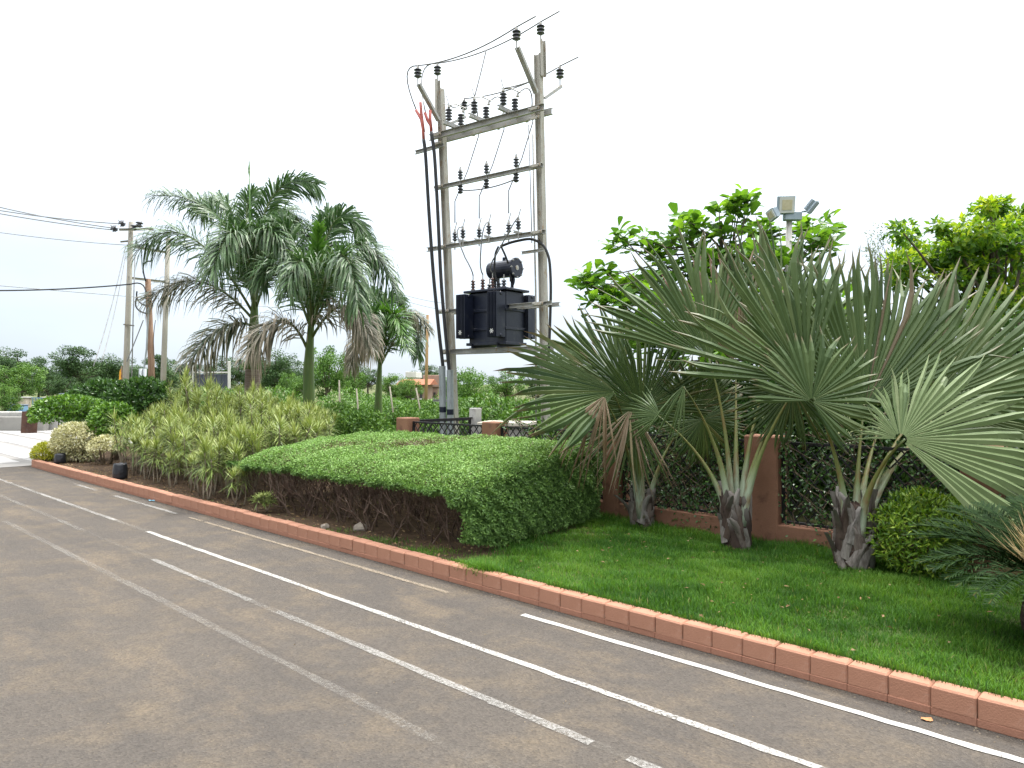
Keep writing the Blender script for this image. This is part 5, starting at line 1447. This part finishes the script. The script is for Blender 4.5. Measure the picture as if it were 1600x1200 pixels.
cA = cable([(662, 218, Yc), (665, 240, Yc), (670, 330, Yc), (677, 430, Yc), (686, 520, Yc), (693, 580, Yc)], 'outer black riser cable left of the left post', .032)
cB = cable([(674, 206, Yc - .05), (679, 240, Yc - .05), (684, 330, Yc - .05), (689, 440, Yc - .05), (696, 520, Yc - .05), (703, 590, Yc - .05)], 'inner black riser cable beside the left post', .032)
for c_, pts in ((cA, [(650, 172, Yc), (658, 186, Yc), (661, 202, Yc), (662, 220, Yc)]), (cA, [(657, 160, Yc), (658, 175, Yc), (660, 190, Yc), (662, 206, Yc)]), (cB, [(664, 176, Yc), (668, 188, Yc), (673, 196, Yc), (674, 210, Yc)]), (cB, [(672, 172, Yc), (672, 186, Yc), (674, 204, Yc)])):
    mb = MB(); tube(mb, [P(*q) for q in pts], .028, 7); obj('red_end_sleeve', mb.mesh('red_end_sleeve', M_shrink, True), c_)
for i, (x0, y0, x1, lab) in enumerate(((691, 572, 693, 'outer grey steel pipe guarding the riser cable foot'), (703, 578, 704, 'inner grey steel pipe guarding the riser cable foot'))):
    b0 = P(x1, 600, Yc - .05 * i); b0[2] = -.02; t0 = P(x0, y0, Yc - .05 * i)
    mb = MB(); tube(mb, [b0, (b0 + t0) / 2, t0], .062, 12, cap=False); tube(mb, [b0, (b0 + t0) / 2, t0], .054, 12, cap=False)
    g = tag(obj('guard_pipe', mb.mesh('guard_pipe', M_grypipe, True)), lab, 'pipe', 'guard pipes at the left post')
    q = t0 * .60 + b0 * .40; mb = MB(); tube(mb, [q - np.array([0, 0, .05]), q + np.array([0, 0, .05])], .0645, 12, cap=False); obj('dark_band', mb.mesh('dark_band', M_tank, True), g)
cable([(782, 385, 12.9), (800, 378, 12.8), (830, 372, 12.6), (850, 382, 12.38), (859, 405, 12.35), (861, 450, 12.35), (859, 520, 12.35), (857, 560, 12.35)], 'thick black cable curving over the right post and down', .024)
cable([(783, 385, 12.9), (790, 400, 12.9), (797, 420, 12.95), (798, 440, 12.95)], 'right black cable dropping onto the transformer top', .018)
cable([(779, 385, 12.9), (774, 395, 12.9), (772, 420, 12.95), (776, 440, 12.95)], 'left black cable dropping onto the transformer top', .018)
rp0 = P(833, 210, 12.75); rp1 = P(838, 600, 12.75); rp1[2] = 0
wire([rp0, P(834, 320, 12.75), P(837, 450, 12.75), rp1], 'thin grey rod running down beside the right post', .017, 'control_rod', M_chan, 'rod', None)
wire([P(826, 195, 12.85), P(829, 300, 12.85), P(831, 380, 12.85)], 'thin wire hanging just left of the right post', .009)
# concrete plinth with a pale slab behind the wall
M_slab = surf('pale_slab', (.50, .46, .38), (.58, .54, .46), 4, .8, .25, 0, .2, (.42, .37, .28))
cab = thing('meter_plinth', gp(792, 11.6, 0), 'low concrete box with a pale stone slab on top behind the lattice', 'plinth')
mb = MB(); box(mb, gp(790, 11.6, .5), (.62, .5, 1.0), x=(1, -.25, 0), ch=.01); obj('box', mb.mesh('box', M_conc), cab)
mb = MB(); box(mb, gp(793, 11.6, 1.03), (.80, .66, .055), x=(1, -.25, 0), ch=.008); obj('slab', mb.mesh('slab', M_slab), cab)

# ================================================================ UTILITY POLES ON THE LEFT
M_cpole = surf('pale_pole', (.27, .255, .215), (.35, .33, .28), 2.5, .8, .2, 0, .2, (.33, .28, .2), stretch=(2, 2, .5))
M_wood = surf('weathered_wood', (.16, .095, .06), (.27, .18, .125), 6, .9, .15, 0, .5, (.33, .22, .15), stretch=(3, 3, .3))
up = thing('utility_pole', gp(195, 28, 0), 'pale utility pole with insulated cross arms, leftmost of the group', 'pole', 'utility poles on the left')
a0, a1 = gp(194.0, 28, -.05), P(205, 347, 28)
mb = MB(); tube(mb, [a0, (a0 + a1) / 2, a1], [.12, .105, .09], 10); obj('post', mb.mesh('post', M_cpole, True), up)
b0, b1 = gp(252.5, 30, -.05), P(263, 372, 30)
up2 = thing('utility_pole', gp(253, 30, 0), 'pale utility pole half hidden by the royal palm fronds', 'pole', 'utility poles on the left')
mb = MB(); tube(mb, [b0, (b0 + b1) / 2, b1], [.12, .105, .09], 10); obj('post', mb.mesh('post', M_cpole, True), up2)
def arm(p0, p1, parent, h=.09): return bar_part('cross_arm', cchan(h, .05, .012), p0, p1, M_chan if False else M_cpole, parent)
arm(P(186, 359, 27.6), P(240, 358, 28.4), up); arm(P(198, 384, 27.9), P(262, 395, 30.1), up); arm(P(200, 434, 27.9), P(262, 441, 30.1), up); arm(P(188, 378, 27.8), P(208, 376, 28.1), up, .06); arm(P(193, 507, 27.9), P(210, 509, 27.9), up, .05)
me_disc = insulator_meshes(.22, .14, 2, M_porc)
for (px, py) in ((182, 358), (194, 350), (209, 357), (217, 352)):
    insul(P(px, py + 3, 27.7), me_disc, .22, up, False, unit((.5 if px > 200 else -.5, -.3, .6)))
for px, py in ((213, 382), (232, 388), (248, 391)): insul(P(px, py, 28.6), me_small, .16, up, False)
w0, w1 = gp(238.5, 27, -.05), P(231, 436, 27)
wd = thing('wooden_pole', gp(238, 27, 0), 'shorter leaning brown wooden pole with cables between the pale poles', 'pole', 'utility poles on the left')
mb = MB(); tube(mb, [w0, (w0 + w1) / 2 + np.array([.03, 0, 0]), w1], [.12, .115, .10], 10); obj('post', mb.mesh('post', M_wood, True), wd)
mb = MB(); tube(mb, [P(222, 600, 26.8), P(229, 545, 26.8), P(232, 480, 26.8)], .03, 6); obj('bracing_rod', mb.mesh('bracing_rod', M_grypipe), wd)
def lw(pts, label, rad=.018, cat='wire', mat=None): return wire(np.array(pts), label, rad, 'overhead_wire', mat, cat, 'overhead wires on the left')
lw(sag(P(182, 357, 27.7), P(-120, 292, 27), .15), 'upper overhead wire running left from the first utility pole')
lw(sag(P(194, 350, 27.7), P(-120, 306, 26), .15), 'second overhead wire running left from the first utility pole')
lw(sag(P(184, 360, 27.7), P(-120, 310, 25), .1), 'third overhead wire running left from the first utility pole')
lw(sag(P(198, 383, 27.9), P(-120, 345, 25), .1), 'faint lower overhead wire running left from the cross arm', .012)
lw(np.concatenate([sag(P(-120, 452, 24), P(205, 444, 26.8), .12), bez(P(208, 443, 26.8), P(224, 446, 26.8), P(228, 465, 26.8), 7)]), 'thick black cable running left from the wooden pole', .026, 'cable', M_cable)
lw(sag(P(-120, 436, 24), P(560, 488, 60), .1), 'faint long wire crossing behind the palms', .014)
lw(sag(P(196, 386, 27.8), P(146, 572, 24), .25), 'left guy wire slanting down from the first utility pole', .016)
lw(sag(P(196, 400, 27.8), P(158, 566, 24), .3), 'right guy wire slanting down from the first utility pole', .014)
lw(sag(P(224, 500, 26.9), P(198, 565, 27), .02), 'short stay wire beside the wooden pole', .02)
lw([P(211, 398, 27.7), P(208, 500, 27.7), P(206, 590, 27.7)], 'thin vertical rod right of the first utility pole', .022)
for i, (x0, y0, xm, ym, x1, y1, lab) in enumerate(((228, 440, 224, 415, 236, 408, 'cable loop rising over the wooden pole top'), (230, 478, 216, 470, 214, 455, 'upper slack cable loop on the wooden pole'), (230, 490, 214, 482, 213, 466, 'lower slack cable loop on the wooden pole'), (243, 500, 240, 530, 241, 560, 'thin dangling wire right of the wooden pole'))):
    lw(bez(P(x0, y0, 26.8), P(xm, ym, 26.8), P(x1, y1, 26.8), 9), lab, .028 if i < 3 else .012, 'cable', M_cable)
lw(sag(P(612, 455, 40), P(705, 475, 42), .1), 'upper thin wire passing behind the left post of the stand', .014)
lw(sag(P(612, 463, 40), P(705, 486, 42), .1), 'lower thin wire passing behind the left post of the stand', .014)
# orange pennant on a stick
M_flag = leafmat('orange_cloth', [(.62, .30, .05), (.66, .34, .07)], .3, .8, .1)
fl = thing('pennant', gp(193, 26, 0), 'small orange triangular pennant hanging by the first utility pole', 'flag')
mb = MB(); tube(mb, [gp(193, 26, 0), P(190, 572, 26)], .02, 6); obj('stick', mb.mesh('stick', M_wood), fl)
V = []
for j in range(6):
    f = j / 5; V += [P(190 - 0 * f, 572 + 20 * f, 26) + np.array([0, .05 * math.sin(f * 6), 0]), P(190 - 6 * f, 574 + 20 * f, 26) + np.array([0, -.06 * math.sin(f * 5), 0])]
mb = MB(); mb.add(V, [(2 * j, 2 * j + 1, 2 * j + 3, 2 * j + 2) for j in range(5)]); obj('cloth', mb.mesh('cloth', M_flag, True), fl)
for px, lab in ((220, 'left short grey pipe standing behind the dark bush'), (226, 'right short grey pipe standing behind the dark bush')):
    mb = MB(); tube(mb, [gp(px, 26.5, 0), P(px, 576, 26.5)], .07, 8); tag(obj('stub_pipe', mb.mesh('stub_pipe', M_grypipe, True)), lab, 'pipe', 'stub pipes')

# ================================================================ BACKGROUND
M_far = leafmat('far_leaf', [(.024, .055, .022), (.042, .09, .03), (.072, .135, .042), (.115, .185, .06)], .25, .6, .2)
M_far2 = leafmat('far_leaf_bright', [(.04, .10, .018), (.075, .165, .027), (.125, .24, .04), (.19, .32, .055)], .3, .55, .25)
br_ = np.random.default_rng(131)
def crown_centers(r, c, rad, n, flat=.0):
    d = rdir(r, n); q = r.random(n) ** .45
    p = d * q[:, None] * np.asarray(rad); p[:, 2] = np.maximum(p[:, 2], -rad[2] * .75)
    return [np.asarray(c) + x for x in p]
# far tree variants, shared between trees (unit height 1, crown about 0.75 wide)
def tree_variant(seed, mat, n=8200):
    r = np.random.default_rng(seed)
    cen = crown_centers(r, (0, 0, .58), (.36, .36, .38), 46)
    ms = MB(); tube(ms, [(0, 0, -.02), (.01, 0, .2), (0, .01, .45)], [.03, .024, .015], 7)
    for c in cen[:14]: tube(ms, bez((0, 0, .25 + .2 * r.random()), (c + np.array([0, 0, .35])) / 2, c, 5), np.linspace(.012, .003, 5), 4, cap=False)
    ml = MB(); per = n // len(cen)
    for c in cen:
        d = rdir(r, per); rc = r.uniform(.06, .13)
        Pp = c + d * (rc * r.random(per) ** .4)[:, None] * np.array([1, 1, .75])
        tone = r.normal(0, .13)
        D = rdir(r, per) + d * .5; Nn = d * .5 + rdir(r, per) * .5 + np.array([0, 0, .7])
        leaves(ml, Pp, D, Nn, r.uniform(.018, .036, per), r.uniform(.011, .02, per), np.clip(r.normal(.5, .18, per) + tone, 0, 1), .15)
    return ms.mesh('trunk', M_bark, True), ml.mesh('crown', mat)
tv = [tree_variant(140 + i, M_far) for i in range(5)]; tv2 = [tree_variant(150 + i, M_far2) for i in range(3)]
def far_tree(px, ytop, Y, label, group, variants=tv, wid=1.0):
    b = gp(px, Y, -.01); H = CAM_Z + (600 - ytop) / F * Y
    o = thing('tree', b, label, 'tree', group); v = variants[br_.integers(len(variants))]
    M = MR(b, br_.uniform(0, 6.28), (H * wid, H * wid, H)); obj('trunk', v[0], o, M); obj('crown', v[1], o, M)
L1 = 'dark green tree in the far tree line beyond the plaza'
for px, yt, Y in ((-60, 556, 80), (-25, 560, 84), (5, 552, 74), (32, 543, 78), (60, 556, 86), (82, 562, 80), (105, 556, 74), (122, 541, 70), (140, 553, 82), (160, 560, 78), (182, 549, 72), (205, 562, 84), (222, 558, 76), (245, 550, 70), (262, 556, 80), (285, 562, 76), (312, 560, 84), (15, 575, 66), (75, 580, 66), (98, 575, 64), (150, 578, 66), (200, 578, 64), (240, 576, 66), (280, 578, 64),
                  (335, 560, 80), (360, 552, 76), (385, 560, 82), (430, 540, 70), (455, 556, 80), (412, 550, 74), (345, 575, 66), (470, 566, 66), (550, 560, 90), (575, 568, 95)):
    far_tree(px, (yt - 552) * 1.5 + 552 + br_.normal(0, 3), Y, L1, 'far tree line', wid=br_.uniform(1.05, 1.4))
far_tree(30, 556, 46, 'light green umbrella-shaped tree with a pale trunk, beyond the plaza', None, tv2, 1.1)
far_tree(8, 590, 30, 'low bright green sapling at the left edge beyond the low wall', None, tv2, .95)
far_tree(512, 528, 34, 'dense green tree between the middle and smallest royal palms', None, tv2, .85)
far_tree(545, 560, 42, 'bright green tree just left of the smallest royal palm', None, tv2, 1.0)
far_tree(610, 575, 44, 'loose bright green tree behind the smallest royal palm trunk', None, tv2, 1.0)
far_tree(640, 582, 40, 'small bright green tree left of the orange-roofed house', None, tv2, .9)
far_tree(460, 575, 38, 'bright green tree left of the middle royal palm trunk', None, tv2, 1.0)
far_tree(667, 566, 130, 'bluish far tree rising above the orange-roofed house', None, tv, 1.5)
far_tree(735, 560, 26, 'green tree right of the left steel post', None, tv2, .9)
far_tree(712, 585, 30, 'small green tree behind the left steel post', None, tv2, .9)
far_tree(880, 545, 45, 'hazy green tree behind the right steel post', None, tv, 1.2)
far_tree(790, 572, 40, 'green tree under the transformer', None, tv2, 1.2)
far_tree(840, 566, 48, 'dull green tree just left of the right steel post foot', None, tv, 1.2)
# mid-distance bushes behind the bed and the stand
def mid_bush(px, ytop, Y, w, label, seed, mat=M_mid, n=3200, L=.10, grp='bushes behind the bed'):
    H = CAM_Z + (600 - ytop) / F * Y
    shrub('bush', gp(px, Y, -.01), (w, w * .8, H * .58), H * .45, n, L, L * .5, mat, label, seed, 5, grp, under=-1.1, deep=.45, bumpy=.35)
MB_ = [(525, 632, 17.5, .9, 'bright green bush behind the right end of the dracaenas', M_far2), (560, 636, 16.5, .75, 'bright green bush left of the smallest royal palm foot', M_far2), (640, 640, 19, .9, 'low bright green bush right of the smallest royal palm foot', M_far2),
       (600, 622, 26, 1.2, 'green bush behind the smallest royal palm trunk', M_mid), (545, 606, 27, 1.4, 'dark leafy bush behind the short white stakes', M_mid), (580, 612, 30, 1.4, 'dark leafy bush right of the short white stakes', M_mid), (700, 618, 22, 1.0, 'green bush behind the guard pipes', M_mid),
       (745, 612, 17, 1.0, 'leafy green bush under the transformer on the left', M_mid), (790, 618, 16.5, 1.0, 'leafy green bush under the middle of the transformer', M_mid), (835, 622, 15.5, .9, 'leafy green bush beside the right post foot', M_mid), (885, 620, 15, 1.0, 'leafy green bush right of the right post foot', M_mid),
       (945, 600, 14, 1.0, 'green bush behind the drooping fan palm leaves', M_mid), (655, 655, 15, .8, 'low bright green bush behind the corner pillar', M_far2), (330, 604, 23, 1.2, 'green bush in front of the dark sheet fence', M_mid), (370, 606, 22, 1.1, 'green bush left of the tallest royal palm trunk', M_mid), (440, 604, 22, 1.2, 'green bush right of the tallest royal palm trunk', M_mid), (300, 612, 21, 1.0, 'green bush behind the tallest dracaena', M_mid),
       (420, 618, 19, 1.0, 'green bush close behind the dracaenas', M_mid)]
for i, q in enumerate(MB_): mid_bush(*q[:4], q[4], 200 + i, q[5])
# clipped row beyond the meadow
for i, px in enumerate((610, 632, 655, 680)):
    mid_bush(px, 623, 33, 1.3, ['first', 'second', 'third', 'fourth'][i] + ' bush from the left in the low green row before the house', 240 + i, M_far2, 1800, .12, 'low bush row before the house')
# meadow strip and pale path
M_mead = surf('meadow', (.10, .18, .035), (.15, .22, .05), 1.2, .95, .1, 0, .6, (.12, .14, .05), fine=12)
o = sheet('meadow', [(-5.2, 13.2, .012), (-1.2, 13.0, .012), (3.0, 16, .012), (6, 34, .012), (-9, 34, .012), (-9, 22, .012)], M_mead)
M_path = surf('pale_path', (.40, .37, .30), (.48, .45, .38), 2, .95, .1)
sheet('path', [(-9, 27.0, .03), (1, 25.5, .03), (1, 26.4, .03), (-9, 28.2, .03)], M_path)
mr_ = np.random.default_rng(260); n = 26000
x = mr_.uniform(-7, 1.5, n); y = 14.5 + 12 * mr_.random(n) ** 1.2
B = np.stack([x, y, np.full(n, 0.0)], -1); D = rdir(mr_, n) * .5 + np.array([0, 0, 1.0])
mb = MB(); leaves(mb, B, D, rdir(mr_, n), mr_.uniform(.08, .26, n), mr_.uniform(.012, .03, n), mr_.random(n), .1)
tag(obj('meadow_grass', mb.mesh('meadow_grass', M_far2)), 'rough bright green meadow grass behind the wall corner', 'grass', kind='stuff')
# stakes
M_stake = surf('pale_stake', (.30, .26, .21), (.38, .34, .28), 8, .9, .1)
for x0, y0, x1, y1, Y, lab in ((530, 642, 530, 594, 22, 'upright white stake left of the smallest royal palm'), (561, 642, 557, 607, 23, 'slightly leaning white stake nearest the smallest royal palm on its left'), (617, 642, 609, 604, 24, 'leaning white stake just right of the smallest royal palm'), (662, 642, 650, 606, 24, 'strongly leaning white stake near the brown pole')):
    b = P(x0, 600, Y); b[2] = -.02; t = P(x1, y1, Y); mb = MB(); tube(mb, [b, (b + t) / 2 + np.array([.02, 0, 0]), t], [.03, .027, .022], 7)
    tag(obj('stake', mb.mesh('stake', M_stake, True)), lab, 'stake', 'white stakes in the meadow')
b, t = gp(665, 33, -.02), P(668, 492, 33); mb = MB(); tube(mb, [b, (b + t) / 2, t], [.075, .07, .06], 8)
tag(obj('wooden_pole', mb.mesh('wooden_pole', surf('tan_pole', (.30, .185, .09), (.36, .23, .12), 4, .85, .15, stretch=(2, 2, .4)), True)), 'slim tan wooden pole standing left of the riser cables', 'pole')
# houses far behind
M_brick = surf('pink_render', (.28, .19, .15), (.34, .25, .20), 2, .9, .1, 0, .1, (.34, .2, .15))
M_tile = surf('orange_tile', (.27, .095, .05), (.34, .14, .08), 3, .85, .15, 0, .3)
M_white = surf('white_render', (.55, .53, .49), (.62, .60, .56), 2, .85, .2)
M_dkglass = surf('dark_opening', (.03, .03, .035), (.05, .05, .055), 5, .3, .5)
def house(px0, px1, ywall, yroof, Y, wm, rm, label, flat=False, wins=3):
    a, b = P(px0, ywall, Y), P(px1, ywall, Y); w = b[0] - a[0]; h = a[2]; rh = P(px0, yroof, Y)[2] - h; d = 5.0
    o = thing('house', (a[0] + w / 2, Y + d / 2, 0), label, 'house'); cx = a[0] + w / 2
    mb = MB(); box(mb, (cx, Y + d / 2, h / 2), (w, d, h)); obj('wall', mb.mesh('wall', wm), o)
    mb = MB()
    if flat: box(mb, (cx, Y + d / 2, h + rh / 2), (w + .3, d + .3, rh), ch=.03)
    else:
        V = [(cx - w / 2 - .4, Y - .4, h), (cx + w / 2 + .4, Y - .4, h), (cx + w / 2 + .4, Y + d + .4, h), (cx - w / 2 - .4, Y + d + .4, h), (cx - w / 2 - .4, Y + d / 2, h + rh), (cx + w / 2 + .4, Y + d / 2, h + rh)]
        mb.add(V, [(0, 1, 5, 4), (2, 3, 4, 5), (0, 3, 2, 1)], [(1, 2, 5), (3, 0, 4)])
    obj('roof', mb.mesh('roof', rm), o)
    for i in range(wins):
        x_ = cx + (i - (wins - 1) / 2) * w / wins
        mb = MB(); box(mb, (x_, Y - .02, h * .55), (w / wins * .32, .1, h * .32)); wi = obj('window', mb.mesh('window', M_dkglass), o)
        mb = MB(); box(mb, (x_, Y - .06, h * .55 - h * .18), (w / wins * .42, .18, .08)); obj('sill', mb.mesh('sill', M_white), wi)
house(628, 664, 601, 592, 52, M_brick, M_tile, 'low pink house with an orange tiled roof in the far middle')
house(664, 684, 605, 586, 58, M_brick, M_brick, 'pinkish flat-roofed house right of the orange-roofed one', True, 2)
house(636, 648, 590, 581, 80, M_white, M_white, 'white flat-roofed building above the orange roof', True, 2)
# dark sheet fence behind the dracaenas
M_sheet = surf('dark_sheet', (.055, .065, .085), (.085, .095, .115), 2, .6, .3, .2, .1, stretch=(6, 6, .3))
sf = thing('sheet_fence', gp(328, 26, 0), 'dark grey corrugated sheet fence with white posts behind the dracaenas', 'fence')
for i in range(9):
    x0 = P(302 + i * 6.2, 600, 26)[0]; mb = MB(); box(mb, (x0 + .07, 26 + .02 * (i % 2), .95), (.136, .03, 2.1), ch=.008); obj('sheet', mb.mesh('sheet', M_sheet), sf)
for px in (300, 358):
    mb = MB(); box(mb, gp(px, 25.9, 1.2), (.08, .08, 2.5), ch=.01); obj('post', mb.mesh('post', M_white), sf)
mb = MB(); box(mb, gp(329, 25.93, 2.06), (1.25, .04, .05)); obj('rail', mb.mesh('rail', M_white), sf)
# --- far side of the plaza: low wall, rusty sheet, gate pillars and railings
M_lowwall = surf('low_wall', (.24, .23, .21), (.30, .29, .265), 1.5, .85, .2, 0, .2, (.30, .28, .25))
lwl = thing('low_wall', gp(10, 26, 0), 'low grey rendered wall with coping at the far side of the plaza', 'wall')
mb = MB(); box(mb, gp(-20, 25.9, .25), (4.3, .3, .5), x=(1, -.05, 0), ch=.01); obj('masonry', mb.mesh('masonry', M_lowwall), lwl)
mb = MB(); box(mb, gp(-18, 26.4, .33), (5.4, .5, .66), x=(1, -.03, 0), ch=.02); obj('coping', mb.mesh('coping', M_conc), lwl)
M_rust = surf('rusty_sheet', (.06, .032, .024), (.11, .06, .042), 3, .8, .2, .2, .3, (.10, .07, .06))
mb = MB(); box(mb, gp(46, 24.5, .36), (.50, .05, .76), x=(1, .1, 0), z=(-.12, .1, 1), ch=.01)
tag(obj('rusty_sheet', mb.mesh('rusty_sheet', M_rust)), 'rusty brown metal sheet leaning at the end of the low wall', 'metal sheet')
M_sand = surf('sandstone', (.42, .36, .28), (.50, .44, .36), 2, .85, .2)
M_slate = surf('blue_grey_panel', (.10, .12, .16), (.14, .165, .21), 2, .7, .3)
M_rail = surf('blue_railing', (.12, .24, .32), (.18, .30, .38), 3, .5, .4)
for px, w, yt, lab in ((36, .62, 622, 'left sandstone gate pillar beyond the plaza'), (80, .62, 622, 'right sandstone gate pillar beyond the plaza')):
    Y = 42; H = CAM_Z - (yt - 600) / F * Y; q = thing('gate_pillar', gp(px, Y, 0), lab, 'pillar', 'gate pillars beyond the plaza')
    mb = MB(); box(mb, gp(px, Y, H / 2), (w, .5, H), ch=.02); obj('shaft', mb.mesh('shaft', M_sand), q)
    mb = MB(); box(mb, gp(px, Y, H + .035), (w + .1, .6, .07), ch=.02); obj('cap', mb.mesh('cap', M_conc), q)
mbk = MB(); box(mbk, (0, 0, 0), (.035, .035, 1.0)); me_rod = mbk.mesh('upright', M_rail)
for (xa, xb, Y, lab) in ((42, 74, 42.2, 'blue railing between the two sandstone pillars'), (12, 32, 42.2, 'blue railing left of the sandstone pillars'), (112, 150, 43, 'blue railing right of the dark grey pillar')):
    q = thing('railing', gp((xa + xb) / 2, Y, 0), lab, 'railing', 'blue railings beyond the plaza')
    A, B = gp(xa, Y), gp(xb, Y); H = .85
    for z in (.12, H): mb = MB(); box(mb, ((A + B) / 2 * np.array([1, 1, 0])) + np.array([0, 0, z]), (B[0] - A[0], .05, .06)); obj('rail', mb.mesh('rail', M_rail), q)
    k = int((B[0] - A[0]) / .16)
    for i in range(k + 1): obj('upright', me_rod, q, MR((A[0] + (B[0] - A[0]) * i / k, Y, H / 2 + .05), 0, (1, 1, .78)))
mb = MB(); box(mb, gp(103, 42.5, .55), (.55, .5, 1.12), ch=.02); tag(obj('grey_pillar', mb.mesh('grey_pillar', M_slate)), 'dark blue-grey pillar right of the sandstone pillars', 'pillar')
M_bin = surf('blue_bin', (.14, .26, .42), (.20, .34, .52), 3, .5, .4)
for px, lab in ((20, 'left pale blue bin beyond the low wall'), (34, 'right pale blue bin beyond the low wall')):
    q = thing('bin', gp(px, 34, 0), lab, 'bin', 'blue bins beyond the low wall')
    mb = MB(); box(mb, gp(px, 34, .33), (.36, .4, .66), ch=.03); obj('body', mb.mesh('body', M_bin), q)
    mb = MB(); box(mb, gp(px, 34, .68), (.40, .44, .06), ch=.02); obj('lid', mb.mesh('lid', M_slate), q)
